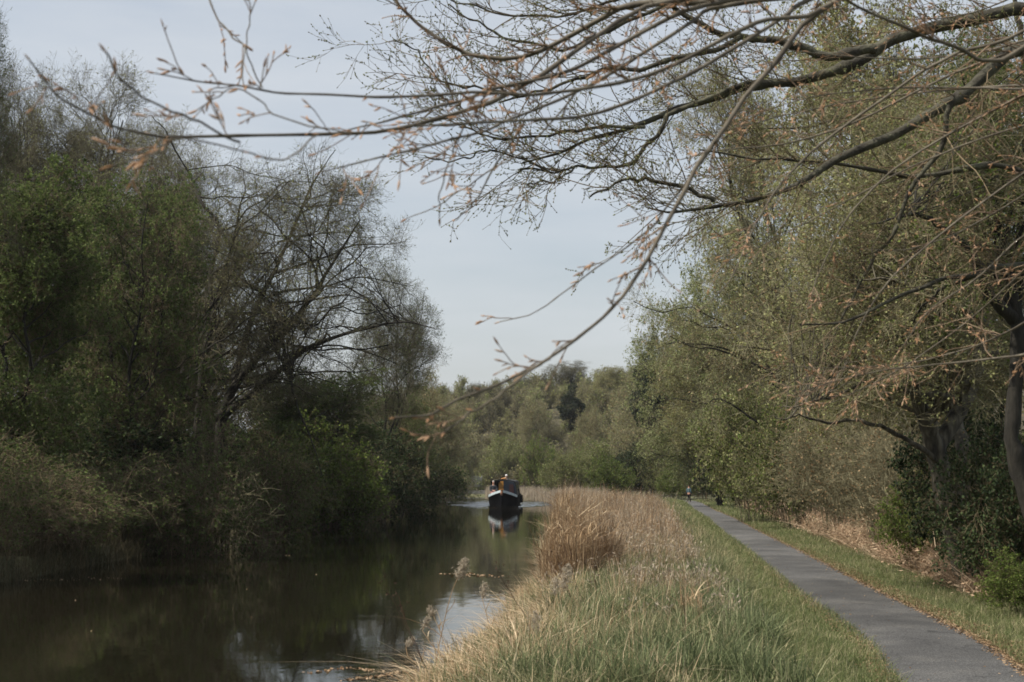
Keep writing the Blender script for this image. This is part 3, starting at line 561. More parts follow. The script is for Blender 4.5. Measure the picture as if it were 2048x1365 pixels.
# leaning alder with a forked trunk
ax, ay = W(1940, 1163, 22)[0], 22.0; az_ = float(HZ(ax, ay))
sp = []; sr = []
for pts, dd, rr in [
    ([(1950, 1180), (1925, 1120), (1905, 1060), (1890, 980), (1868, 900), (1850, 830), (1810, 740), (1760, 640), (1700, 540)], [22, 22, 22, 22, 22, 21.8, 21.5, 21, 20.5], [.23, .19, .17, .16, .17, .13, .10, .07, .03]),
    ([(1905, 1020), (1935, 960), (1930, 900), (1912, 850), (1895, 780), (1880, 680), (1870, 560), (1850, 420), (1830, 280)], [22, 22.2, 22.6, 23, 23, 23, 23, 23, 23], [.14, .13, .13, .12, .10, .08, .06, .045, .02]),
    ([(1870, 900), (1930, 800), (1960, 700), (1970, 600), (1960, 480), (1930, 380), (1900, 280), (1880, 180), (1870, 100)], [22, 22.4, 23, 23.5, 24, 24, 24, 24, 24], [.13, .12, .11, .10, .08, .06, .05, .03, .02]),
    ([(1860, 850), (1900, 790), (1850, 790), (1790, 775), (1730, 765), (1680, 790), (1640, 800), (1600, 810), (1560, 815)], [21.8, 21.5, 21, 21, 20.6, 20.5, 20.3, 20, 20], [.05, .05, .045, .04, .03, .022, .018, .012, .007]),
    ([(1860, 840), (1900, 760), (1960, 715), (2000, 700), (1960, 640), (1900, 610), (1850, 590), (1780, 560), (1700, 560)], [21.8, 21.3, 21, 21, 21, 20.8, 20.5, 20, 20], [.05, .05, .05, .045, .04, .035, .03, .02, .01]),
    ([(1880, 930), (1830, 890), (1790, 870), (1750, 850), (1700, 840), (1650, 845), (1600, 830), (1570, 840), (1540, 830)], [22, 21.6, 21.4, 21, 21, 20.8, 20.6, 20.4, 20.3], [.05, .04, .035, .03, .025, .02, .015, .01, .006]),
]:
    p, r = poly(pts, dd, rr, ax, ay, az_); sp.append(p); sr.append(r)
cwp = W(1800, 500, 22)
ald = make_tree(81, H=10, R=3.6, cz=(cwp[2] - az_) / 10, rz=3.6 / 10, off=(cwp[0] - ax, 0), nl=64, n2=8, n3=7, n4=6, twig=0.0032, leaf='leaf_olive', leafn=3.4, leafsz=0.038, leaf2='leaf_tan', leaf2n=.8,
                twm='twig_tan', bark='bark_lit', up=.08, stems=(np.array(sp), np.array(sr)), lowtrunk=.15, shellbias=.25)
e = thing('leaning_alder', 'gnarled leaning tree with a forked trunk rising beside the dead bracken', 'tree', (ax, ay, az_), 0, GR)
for nm, me in (('trunk', ald['t']), ('crown', ald['c'])):
    c = bpy.data.objects.new(nm, me); COL.objects.link(c); c.parent = e
# right edge trunk
ex, ey = W(2075, 1130, 18.5)[0], 18.5; ez = float(HZ(ex, ey)); sp = []; sr = []
for pts, dd, rr in [
    ([(2090, 1160), (2075, 1060), (2045, 960), (2025, 880), (2028, 800), (2035, 720), (2030, 620), (2010, 520), (1990, 400)], [18.5] * 9, [.19, .15, .12, .10, .105, .10, .09, .08, .04]),
    ([(2035, 700), (2080, 600), (2100, 480), (2080, 360), (2060, 240), (2050, 140), (2040, 60), (2030, 0), (2020, -60)], [18.5, 18.6, 19, 19, 19, 19, 19, 19, 19], [.11, .10, .09, .08, .06, .05, .04, .03, .02]),
    ([(2028, 640), (1985, 600), (1960, 540), (1940, 500), (1900, 470), (1860, 440), (1820, 430), (1780, 440), (1740, 450)], [18.5, 18, 17.6, 17.2, 17, 16.8, 16.5, 16.3, 16], [.08, .07, .06, .05, .04, .03, .02, .012, .006]),
]:
    p, r = poly(pts, dd, rr, ex, ey, ez); sp.append(p); sr.append(r)
cwp = W(2060, 420, 18.5)
edg = make_tree(91, H=10, R=2.6, cz=(cwp[2] - ez) / 10, rz=3.2 / 10, off=(cwp[0] - ex, 0), nl=42, n2=8, n3=7, n4=5, twig=0.003, leaf='leaf_bright', leafn=1.6, leafsz=0.04, leaf2='leaf_tan', leaf2n=.7,
                twm='twig_tan', bark='bark', up=.08, stems=(np.array(sp), np.array(sr)), lowtrunk=.3, shellbias=.25)
e = thing('edge_tree', 'upright tree trunk cut by the right edge of the photo', 'tree', (ex, ey, ez), 0, GR)
for nm, me in (('trunk', edg['t']), ('crown', edg['c'])):
    c = bpy.data.objects.new(nm, me); COL.objects.link(c); c.parent = e

GS = 'bushes beyond the towpath'
for i, (pr, px, d, top, w, lab) in enumerate([
    (S_olive, 1520, 56, 800, 250, 'upright olive bush right of the walker'),
    (S_olive, 1610, 48, 820, 260, 'second upright olive bush, left of the brown thicket'),
    (S_brown, 1700, 40, 830, 300, 'brown leafless thicket behind the dead bracken'),
    (S_brown, 1790, 31, 860, 300, 'grey brown twiggy thicket left of the leaning trunk'),
    (S_deep, 1960, 24, 860, 330, 'dark ivy bush behind the leaning trunk'),
    (S_deep, 2020, 20, 910, 300, 'dark green bush right of the leaning trunk'),
    (S_green, 2045, 17.5, 1120, 200, 'low fresh green bush at the right edge of the verge'),
    (S_green, 1850, 26, 960, 190, 'thin green bush left of the leaning trunk foot'),
    (S_deep, 1425, 108, 890, 120, 'dark green bush directly behind the walker'),
    (S_green, 1490, 88, 880, 130, 'bright green bush just right of the walker'),
    (S_deep, 1265, 130, 905, 110, 'dark bush behind the reeds, left of the olive bush'),
    (S_olive, 1330, 128, 885, 110, 'olive bush between the two dark bushes'),
    (S_olive, 1190, 135, 890, 130, 'olive scrub behind the reed bed'),
    (S_green, 1085, 165, 885, 80, 'rounded green bush at the foot of the hill'),
    (S_olive, 1010, 185, 880, 100, 'olive scrub above the far bend behind the boat'),
    (S_olive, 905, 172, 890, 90, 'yellow green scrub on the far left bank'),
    (S_olive, 1140, 128, 912, 110, 'olive bush in front of the hill right of the boat'),
    (S_green, 1225, 118, 918, 100, 'small bright bush at the back of the reed bed'),
    (S_green, 1352, 124, 940, 80, 'low bright bush behind the walker, left side'),
    (S_dark, 1402, 121, 925, 90, 'low dull bush behind the walker, right side'),
    (S_deep, 1372, 150, 905, 110, 'dark bush closing the view where the towpath disappears'),
    (S_green, 1315, 148, 915, 90, 'low green bush left of where the towpath disappears')]):
    put(pr, 'bramble_bush' if pr is S_brown else 'leafy_bush', lab, 'bush', px, d, top, w, GS, i * 1.7)

# ---- distinct hill trees
GH = 'trees on the far hill'
put(P_pine, 'pine_tree', 'dark pine standing alone on the pale hillside', 'tree', 1140, 205, 765, 80, GH, 1)
put(P_bare, 'bare_tree', 'bare grey tree on the hill skyline', 'tree', 1140, 250, 715, 130, GH, 1)
put(P_bare2, 'bare_tree', 'bare grey tree on the skyline left of the higher one', 'tree', 1060, 255, 745, 110, GH, 2)
put(P_olive, 'budding_tree', 'yellow green tree near the skyline right of the pine', 'tree', 1225, 215, 728, 130, GH, 3)
put(P_tan, 'round_tree', 'tan tree on the slope left of the pine', 'tree', 1070, 200, 790, 110, GH, 4)
put(P_bare, 'bare_tree', 'bare tree low on the slope above the green bush', 'tree', 1100, 180, 830, 90, GH, 5)
put(P_tan, 'round_tree', 'tan tree on the slope right below the pine', 'tree', 1180, 170, 810, 110, GH, 6)

# ---- far wood as one mass
def wood(seed, n, pos, hh, name, label, mats):
    rng = np.random.default_rng(seed); g = G(); p = pos(rng, n); n = len(p); h = rng.uniform(*hh, n)
    b = np.stack([p[:, 0], p[:, 1], HZ(p[:, 0], p[:, 1]) - 0.3], 1); t = b + np.stack([rng.normal(size=n) * .5, rng.normal(size=n) * .5, h * .8], 1)
    TP = bez(b, (b + t) / 2 + rng.normal(size=b.shape) * .4, t, 6); TR = 0.10 * np.linspace(1, .3, 6)[None].repeat(n, 0); g.tubes(TP, TR, 4, 0, rng=rng)
    A, RA = spawn(rng, TP, TR, 26, h * .42, 5, .06, 1, (20, 55), .18, .15, r0=.04, ratio=.8, lenfall=.35); g.tubes(A, RA, 3, 0, rng=rng)
    B, RB = spawn(rng, A, RA, 12, 1.6, 3, .15, 1, (20, 60), .15, .15, r0=.02, taper=.5, ratio=1); tone = rng.random(n).repeat(26 * 12); g.tubes(B, np.maximum(RB, .012), 3, 1, rnd=np.clip(tone + rng.normal(size=len(B)) * .12, 0, 1))
    idx = rng.integers(0, len(B), int(len(B) * 1.5)); idx = idx[rng.random(len(idx)) < np.clip(tone[idx] * 1.5, .15, 1)]
    pp, tn = interp_par(B[idx], rng.random(len(idx))); s = rng.uniform(.15, .32, len(idx)); g.leaves(pp, nrm(tn + rng.normal(size=pp.shape)), s, s * .4, rng, mat=2, rnd=np.clip(tone[idx] + rng.normal(size=len(idx)) * .1, 0, 1))
    return tag(g.obj(name, [M[m] for m in mats]), label, 'woodland', kind='stuff')
def hillpos(rng, n):
    y = rng.uniform(164, 310, n * 3); x = rng.uniform(-36, 70, n * 3); k = (x > xr(y) + 3) & (x / y < .22) & (x / y > -.13); x, y = x[k][:n], y[k][:n]
    return np.stack([x, y], 1)
wood(5, 640, hillpos, (3.2, 6.0), 'hillside_wood', 'pale leafless woodland covering the far hill', ['bark', 'twig_tan', 'hill_leaf'])
wood(8, 800, hillpos, (1.4, 3.0), 'hillside_scrub', 'low olive scrub between the trees of the far hill', ['twig_brown', 'twig_tan', 'hill_leaf'])
def leftpos(rng, n):
    y = rng.uniform(85, 300, n * 2); x = xl(y) - rng.uniform(4, 40, n * 2); k = (x / y > -.42); return np.stack([x[k][:n], y[k][:n]], 1)
wood(6, 80, leftpos, (7, 11), 'left_bank_wood', 'dark massed woodland behind the left bank trees', ['bark', 'twig_brown', 'leaf_green'])

# ------------------------------------------------------------------ grasses and low cover (stuff)
rng = np.random.default_rng(77)
def scatter(n, y0, y1, xa, xb, pw=1.6):
    """points denser near the camera; xa, xb functions of y"""
    u = rng.random(n); y = (y0 ** (1 - pw) + u * (y1 ** (1 - pw) - y0 ** (1 - pw))) ** (1 / (1 - pw))
    x = xa(y) + (xb(y) - xa(y)) * rng.random(n); return x, y
def onto(x, y): return np.stack([x, y, HZ(x, y) - 0.02], 1)
far_scale = lambda y: np.maximum(1, y / 22)
# short verge grass on both sides of the path
g = G()
x, y = scatter(125000, 9.5, 120, lambda y: pl(y) - 2.6 * np.minimum(1, 14 / y + .35), lambda y: pl(y) + 0.09); P = onto(x, y)
ed = np.clip((pl(y) - x) / 1.2, 0.25, 1); g.blades(P, rng.uniform(.07, .22, len(x)) * (0.55 + .6 * ed) * far_scale(y) ** .3, .0032 * far_scale(y), rng, .4, .7)
x, y = scatter(90000, 11, 120, lambda y: pl(y) + PW + 0.02, lambda y: pl(y) + PW + 1.5 + 0.012 * y); P = onto(x, y)
g.blades(P, rng.uniform(.05, .15, len(x)) * far_scale(y) ** .3, .003 * far_scale(y), rng, .4, .6)
tag(g.obj('verge_grass', M['grass']), 'short green grass beside the asphalt path', 'grass', kind='stuff')
# mixed rough grass and sedge between path and canal
g = G()
cx, cy = scatter(6500, 10.5, 60, lambda y: xr(y) - 0.15, lambda y: pl(y) - 0.9); nb = 20; sc = far_scale(cy)
x = np.repeat(cx, nb) + rng.normal(size=len(cx) * nb) * np.repeat(.075 * sc, nb); y = np.repeat(cy, nb) + rng.normal(size=len(cx) * nb) * np.repeat(.085 * sc, nb); P = onto(x, y); P[:, 2] = np.maximum(P[:, 2], -.05)
fr_ = (cx - xr(cy)) / (pl(cy) - xr(cy)); tone = np.clip(.36 - .26 * sst(.3, .7, fr_) + .28 * rng.normal(size=len(cx)) + .30 * vnoise(cx, cy, 1.5, 31) + .1 * sst(1.2, 0, cx - xr(cy)), 0, 1); hp = np.clip(.78 - .25 * sst(.4, .8, fr_) + .3 * rng.normal(size=len(cx)) + .3 * vnoise(cx, cy, 1.2, 21), .25, 1.6)
g.blades(P, rng.uniform(.14, .40, len(x)) * np.repeat(hp, nb) * far_scale(y) ** .2, .0062 * far_scale(y), rng, .5, .85, K=5, rnd=np.clip(np.repeat(tone, nb) + rng.normal(size=len(x)) * .15, 0, 1))
x, y = scatter(30000, 10.5, 60, lambda y: xr(y) - 0.15, lambda y: pl(y) - 1.0); P = onto(x, y); g.blades(P, rng.uniform(.08, .2, len(x)) * far_scale(y) ** .2, .006 * far_scale(y), rng, .6, .9, rnd=rng.random(len(x)) * .5)
tag(g.obj('rough_grass', M['mixgrass']), 'rough green and straw coloured grass on the canal bank', 'grass', kind='stuff')
g = G()
cx, cy = scatter(560, 11, 34, lambda y: xr(y) - 0.15, lambda y: xr(y) + 2.9, 1.3)
k = vnoise(cx, cy, 1.4, 4) > -.25; cx, cy = cx[k], cy[k]
n = 70; x = np.repeat(cx, n) + rng.normal(size=len(cx) * n) * .09; y = np.repeat(cy, n) + rng.normal(size=len(cx) * n) * .09; P = onto(x, y); P[:, 2] = np.maximum(P[:, 2], -.05)
g.blades(P, rng.uniform(.2, .5, len(x)), .0068, rng, .24, .5, K=5)
tag(g.obj('sedge_tufts', M['sedge']), 'blue green sedge tufts at the water edge', 'sedge', kind='stuff')
# straw blades flopping at the water edge
g = G()
x, y = scatter(15000, 12, 40, lambda y: xr(y) - 0.3, lambda y: xr(y) + 0.6, 1.5); P = onto(x, y); P[:, 2] = np.maximum(P[:, 2], -.05)
g.blades(P, rng.uniform(.2, .5, len(x)), .0085, rng, .5, 1.2, K=5, rnd=rng.uniform(.35, 1.1, len(x)))
x, y = scatter(6000, 11, 34, lambda y: xr(y) + 0.5, lambda y: pl(y) - 1.6, 1.3); k = (vnoise(x, y, 1.5, 2) > 0.15) & (rng.random(len(x)) < .6); P = onto(x[k], y[k])
g.blades(P, rng.uniform(.3, .8, k.sum()), .003, rng, .3, .6, K=5)
tag(g.obj('straw_litter', M['dry']), 'flopped straw blades along the bank edge', 'dry grass', kind='stuff')
# reed and dead stalk bed
g = G()
x, y = scatter(82000, 14, 105, lambda y: xr(y) + 0.15, lambda y: pl(y) - 1.0 - 0.01 * y, 1.15)
frac = (x - xr(y)) / (pl(y) - xr(y)); dens = sst(19, 27, y) * (0.08 + .92 * sst(-.25, .25, vnoise(x, y, .8, 8) + .25 * vnoise(x, y, 2.2, 3))); dens = np.maximum(dens, .75 * sst(14, 18, y) * sst(.28, .42, frac) * sst(.78, .62, frac) * sst(-.2, .3, vnoise(x, y, 1.3, 23))); k = rng.random(len(x)) < dens; x, y, frac = x[k], y[k], frac[k]
P = onto(x, y); hh = (0.6 + .6 * sst(22, 45, y)) * np.clip(0.75 + .5 * vnoise(x, y, .7, 3) + .3 * vnoise(x, y, 2.1, 13), .3, 1.6) * rng.uniform(.4, 1.35, len(x)) * (1 - .5 * frac)
pt = np.clip(.5 + .45 * vnoise(x, y, .9, 17) + .2 * vnoise(x, y, 2.7, 4) + rng.normal(size=len(x)) * .22, 0, 1)
sel = rng.random(len(x)); a = sel < .5; b = (sel >= .5) & (sel < .8); c = sel >= .8
wl = .0042 * far_scale(y) ** .85
g.blades(P[a], hh[a], wl[a], rng, .16, .4, K=4, mat=0, rnd=pt[a]); g.blades(P[b], hh[b] * 1.15, wl[b] * .9, rng, .14, .15, K=4, mat=1, rnd=pt[b])
g.blades(P[c], hh[c], wl[c], rng, .1, .3, K=4, mat=2)
x, y = scatter(50000, 21, 105, lambda y: xr(y) + 0.1, lambda y: pl(y) - .6, 1.3); P2 = onto(x, y); g.blades(P2, rng.uniform(.12, .45, len(x)), .004 * far_scale(y), rng, .4, .8, mat=3, rnd=rng.random(len(x)) * .6)
top = P[c] + np.array([0, 0, 1.]) * hh[c][:, None] * .9; idx = np.repeat(np.arange(c.sum()), 3)
tp = top[idx] + rng.normal(size=(len(idx), 3)) * .05; g.leaves(tp, rng.normal(size=tp.shape) + [0, 0, 1.5], .07, .009, rng, mat=2)
tag(g.obj('reed_bed', [M['dry'], M['dryred'], M['drypale'], M['mixgrass']]), 'bed of dry reeds and russet dead stalks between canal and path', 'reeds', kind='stuff')
# far right bank reeds behind the boat and left bank fringe
g = G()
x, y = scatter(16000, 100, 190, lambda y: xr(y) - .2, lambda y: xr(y) + 3.5, 1.1); k = (np.abs(x + 4.6) > 1.6) | (y > 173); x, y = x[k], y[k]; P = onto(x, y); g.blades(P, rng.uniform(.5, 1.3, len(x)), .014, rng, .15, .3, mat=0)
tag(g.obj('far_reeds', [M['drypale']]), 'pale dry reeds along the far bend behind the boat', 'reeds', kind='stuff')
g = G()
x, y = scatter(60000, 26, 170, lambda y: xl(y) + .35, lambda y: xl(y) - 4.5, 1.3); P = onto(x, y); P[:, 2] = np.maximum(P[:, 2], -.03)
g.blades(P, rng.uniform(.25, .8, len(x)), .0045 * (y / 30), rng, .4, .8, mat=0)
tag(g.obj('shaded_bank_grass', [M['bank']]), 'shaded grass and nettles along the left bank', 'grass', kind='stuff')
# bramble and nettle tangle on the left bank
g = G(); n = 1500; x, y = scatter(n, 27, 110, lambda y: xl(y) + .1, lambda y: xl(y) - 6, 1.35); b = onto(x, y)
a = rng.random(n) * 6.283; rr = rng.uniform(.4, 1.7, n); hgt = rng.uniform(.5, 2.2, n); tgt = b + np.stack([np.cos(a) * rr + .5, np.sin(a) * rr - .2, hgt * rng.uniform(.2, .9, n)], 1); ctl = (b + tgt) / 2; ctl[:, 2] = b[:, 2] + hgt * 1.5
S1 = bez(b, ctl, tgt, 7); R1 = (.006 * np.maximum(1, y / 40))[:, None] * np.linspace(1, .4, 7)[None]; g.tubes(S1, R1, 3, 0, rng=rng)
S2, R2 = spawn(rng, S1, R1, 14, .55, 4, .05, 1, (25, 70), 0, .2, r0=.005, ratio=.8); g.tubes(S2, R2, 3, 0, rng=rng)
S3, R3 = spawn(rng, S2, R2, 4, .25, 3, .05, 1, (25, 70), 0, .2, r0=.004, ratio=.8); g.tubes(S3, np.maximum(R3, .003), 3, 0, rng=rng)
idx = rng.integers(0, len(S3), 110000); ph = S3[idx, 0]; k = vnoise(ph[:, 0], ph[:, 1], .8, 6) > -.2; idx = idx[k]; p, tn = interp_par(S3[idx], rng.random(len(idx))); s = rng.uniform(.03, .07, len(idx)) * np.maximum(1, p[:, 1] / 50)
g.leaves(p, nrm(tn + rng.normal(size=p.shape)), s, s * .42, rng, mat=1)
tag(g.obj('bramble_tangle', [M['twig_brown'], M['leaf_green']]), 'tangled brambles and nettles covering the left bank', 'undergrowth', kind='stuff')
# undergrowth behind the right verge
g = G(); n = 1300; x, y = scatter(n, 15, 125, lambda y: pl(y) + PW + 3.7, lambda y: pl(y) + PW + 10, 1.3); b = onto(x, y)
a = rng.random(n) * 6.283; rr = rng.uniform(.3, 1.2, n); hgt = rng.uniform(.6, 2.4, n); tgt = b + np.stack([np.cos(a) * rr - .2, np.sin(a) * rr, hgt], 1); ctl = (b + tgt) / 2; ctl[:, 2] = b[:, 2] + hgt * 1.3
S1 = bez(b, ctl, tgt, 7); R1 = (.007 * np.maximum(1, y / 40))[:, None] * np.linspace(1, .4, 7)[None]; g.tubes(S1, R1, 3, 0, rng=rng)
S2, R2 = spawn(rng, S1, R1, 12, .7, 4, .1, 1, (25, 60), .1, .2, r0=.005, ratio=.8); g.tubes(S2, R2, 3, 0, rng=rng)
S3, R3 = spawn(rng, S2, R2, 5, .3, 3, .05, 1, (25, 60), .1, .2, r0=.004, ratio=.8); g.tubes(S3, np.maximum(R3, .003), 3, 0, rng=rng)
idx = rng.integers(0, len(S3), 90000); ph = S3[idx, 0]; k = vnoise(ph[:, 0], ph[:, 1], .8, 6) > -.1; idx = idx[k]; p, tn = interp_par(S3[idx], rng.random(len(idx))); s = rng.uniform(.03, .06, len(idx)) * np.maximum(1, p[:, 1] / 40)
g.leaves(p, nrm(tn + rng.normal(size=p.shape)), s, s * .42, rng, mat=1)
tag(g.obj('scrub_undergrowth', [M['twig_tan'], M['leaf_bright']]), 'twiggy undergrowth filling the space beneath the right trees', 'undergrowth', kind='stuff')
# dead bracken strip
g = G(); x, y = scatter(60000, 19, 90, lambda y: pl(y) + PW + .95 + .010 * y, lambda y: pl(y) + PW + 3.6 + .02 * y, 1.5); k = (vnoise(x, y, .9, 12) > -.45) & (rng.random(len(x)) < sst(19, 23, y)); P = onto(x[k], y[k])
mound = .45 * np.clip(vnoise(x[k], y[k], 1.6, 7) + .6, 0, 1.5); P[:, 2] += mound * rng.random(k.sum())
g.blades(P, rng.uniform(.15, .5, k.sum()), .0055 * far_scale(P[:, 1]) ** .8, rng, 1.3, 1.2, K=4)
idx = rng.integers(0, len(P), 30000); pp = P[idx] + rng.normal(size=(30000, 3)) * [.2, .2, .08] + [0, 0, .12]; g.leaves(pp, rng.normal(size=pp.shape) * [1, 1, .4], .10, .016, rng)
tag(g.obj('dead_bracken', [M['bracken']]), 'flattened rust brown dead bracken along the verge', 'bracken', kind='stuff')
# leaf litter along the path edges
g = G(); x, y = scatter(26000, 11, 100, lambda y: pl(y) + PW - .06, lambda y: pl(y) + PW + .28, 1.6)
x2, y2 = scatter(5000, 11, 60, lambda y: pl(y) - .12, lambda y: pl(y) + .06, 1.6); x3, y3 = scatter(260, 12, 40, lambda y: pl(y) + .05, lambda y: pl(y) + PW - .05, 1.4)
x = np.concatenate([x, x2, x3]); y = np.concatenate([y, y2, y3]); x = x + np.clip(rng.normal(size=len(x)) * .04, -.1, .1); P = np.stack([x, y, HZ(pl(y) + PW / 2, y) * 0 + np.maximum(HZ(x, y), HZ(pl(y) + PW / 2, y)) + .022 + rng.random(len(x)) * .012], 1)
g.leaves(P, rng.normal(size=P.shape) * [1, 1, .18], rng.uniform(.015, .04, len(P)), .006, rng)
tag(g.obj('leaf_litter', [M['litter']]), 'brown fallen leaf litter along the path edges', 'leaf litter', kind='stuff')
# floating flecks on the water
g = G()
def flecks(pts, n, sp_, w=(.02, .07)):
    a = np.array(pts); t = rng.random(n) * (len(a) - 1); i = t.astype(int); f = (t - i)[:, None]; p = a[i] * (1 - f) + a[i + 1] * f + rng.normal(size=(n, 2)) * sp_
    c = np.stack([p[:, 0], p[:, 1], np.full(n, .005)], 1); g.leaves(c, rng.normal(size=(n, 3)) * [1, 1, 0] + [1e-3, 0, 0], rng.uniform(*w, n), .012, rng)
def wp(px, py): d = CAMZ * F / (py - 958); return [(px - 1024) / F * d, d]
flecks([wp(20, 1158), wp(150, 1157), wp(230, 1154)], 60, .22, (.01, .04)); flecks([wp(330, 1107), wp(480, 1108), wp(600, 1109)], 70, .3, (.01, .04))
flecks([wp(700, 1352), wp(760, 1345), wp(840, 1330)], 110, .05, (.02, .05)); flecks([wp(900, 1145), wp(985, 1150)], 110, .25); flecks([wp(620, 1340), wp(700, 1328), wp(770, 1335)], 70, .04, (.02, .05))
flecks([wp(650, 1060), wp(780, 1030)], 120, .5); flecks([wp(100, 1300), wp(900, 1100)], 30, 2.5, (.008, .025))
tag(g.obj('floating_debris', [M['litter']]), 'pale flecks of debris drifting in lines on the water', 'debris', kind='stuff')

# ------------------------------------------------------------------ individual reeds and stalks
GD = 'seed head reeds at the water edge'
def reed(label, pts, d, fl=0.16, nf=260, tips=None):
    base = W(*pts[0], d); x0, y0 = base[0], d; z0 = min(base[2], float(max(HZ(x0, d), -.1)))
    e = thing('reed_plume', label, 'reed', (x0, y0, z0), 0, GD)
    P = [np.array([0, 0, 0.])] + [W(a, b, d + i * .03) - np.array([x0, y0, z0]) for i, (a, b) in enumerate(pts)]
    g = G(); P = np.array(P); K = 16; t = np.linspace(0, len(P) - 1, K); Q = np.stack([np.interp(t, np.arange(len(P)), P[:, j]) for j in range(3)], 1)
    g.tubes(Q, np.linspace(.006, .003, K), 5, 0); lp, ld = interp_par(np.repeat(Q[None], 5, 0), rng.uniform(.1, .7, 5))
    g.obj('stem', [M['dry']], e); g = G(); g.blades(lp, rng.uniform(.15, .3, 5), .006, rng, .8, .9, K=6); g.obj('leaf', [M['dry']], e)
    g = G(); tip, tn = Q[-1], nrm(Q[-1] - Q[-3]); u = rng.random(nf); c = tip - tn * fl * .6 * (1 - u)[:, None] + tn * fl * .4 * u[:, None]; w = fl * .32 * np.sin(np.pi * np.clip(u * .9 + .08, 0, 1))
    c = c + rng.normal(size=(nf, 3)) * w[:, None] * .5; dd = nrm(tn + rng.normal(size=(nf, 3)) * .8)
    Kp = np.stack([c, c + dd * .02, c + dd * .04 + [0.006, 0, -.004]], 1); g.tubes(Kp, np.full((nf, 3), .0014), 3, 0, rng=rng); g.leaves(c, dd, .035, .005, rng)
    g.obj('seed_head', [M['fluff']], e)
reed('fluffy seed head standing out over the water, highest at the edge', [(870, 1345), (878, 1290), (895, 1215), (905, 1180), (925, 1135)], 14.5, .20, 340)
reed('small seed head left of the tall plume, over the water', [(905, 1330), (880, 1310), (860, 1285), (845, 1262), (852, 1245)], 14.2, .09, 120)
reed('lowest pale seed head above the dark water', [(860, 1355), (835, 1330), (815, 1312), (812, 1296), (820, 1285)], 13.8, .09, 120)
reed('bushy pale seed head in the sedge right of the water corner', [(1110, 1260), (1115, 1230), (1118, 1205), (1125, 1185), (1132, 1150)], 16.5, .26, 420)
reed('pale seed head leaning in the sedge below the reed clump', [(1105, 1240), (1108, 1225), (1110, 1210), (1112, 1195), (1112, 1172)], 17, .20, 300)
reed('drooping straw plume in the near grass', [(1058, 1360), (1056, 1330), (1058, 1300), (1064, 1270), (1068, 1245)], 13.5, .22, 200)
reed('bent straw reed leaning left over the bright water', [(905, 1345), (893, 1300), (880, 1262), (868, 1235), (862, 1222)], 14.6, .10, 140)
reed('short plume at the water edge right of the tallest seed head', [(985, 1300), (980, 1260), (972, 1225), (965, 1200), (968, 1180)], 16, .14, 200)
GK = 'dark dead stalks on the bank'
def stalk(label, pts, d, r=.006, br=0):
    base = W(*pts[0], d); x0 = base[0]; z0 = min(float(base[2]), float(max(HZ(x0, d), -.1)))
    e = thing('dead_stalk', label, 'dead stalk', (x0, d, z0), 0, GK); P = np.array([W(a, b, d) - np.array([x0, d, z0]) for a, b in pts]); P = np.concatenate([[[0, 0, 0]], P]) if z0 < base[2] - .02 else P
    K = 14; t = np.linspace(0, len(P) - 1, K); Q = np.stack([np.interp(t, np.arange(len(P)), P[:, j]) for j in range(3)], 1); Q[1:] += rng.normal(size=(K - 1, 3)) * .004
    g = G(); g.tubes(Q, r * np.linspace(1, .3, K), 5, 0); g.obj('stem', [M['stalk']], e)
    if br:
        g = G(); S, Rs = spawn(rng, Q[None], (r * np.linspace(1, .3, K))[None], br, .2, 4, .4, 1, (20, 50), .1, .15, r0=r * .5); g.tubes(S, Rs, 3, 0)
        c = S[:, -1]; g.leaves(np.repeat(c, 6, 0), rng.normal(size=(len(c) * 6, 3)), .025, .005, rng); g.obj('side_twigs', [M['stalk']], e)
stalk('thin dark stalk leaning over the water at the bottom', [(865, 1364), (840, 1310), (812, 1245), (800, 1200), (790, 1185)], 13, .006, 5)
stalk('long dark stalk crossing the sedge above the water corner', [(1060, 1245), (1030, 1200), (1005, 1160), (990, 1130)], 17, .006, 6)
stalk('upright dark stalk right of the pale seed heads', [(1150, 1225), (1140, 1190), (1128, 1150), (1110, 1110)], 17, .006, 5)
stalk('dark stalk standing below the reed clump', [(1192, 1225), (1192, 1180), (1188, 1130), (1182, 1090)], 18, .007, 6)
stalk('broken dark stalk alone in the straw near the path', [(1373, 1270), (1369, 1230), (1366, 1195), (1365, 1170)], 14.5, .006, 0)
stalk('pair of thin stalks leaning left at the reed clump foot', [(1165, 1215), (1150, 1160), (1135, 1110), (1115, 1060)], 19, .006, 6)
stalk('wispy stalk rising over the dark water left of the plume', [(850, 1330), (800, 1230), (775, 1180), (760, 1110)], 13.2, .003, 6)
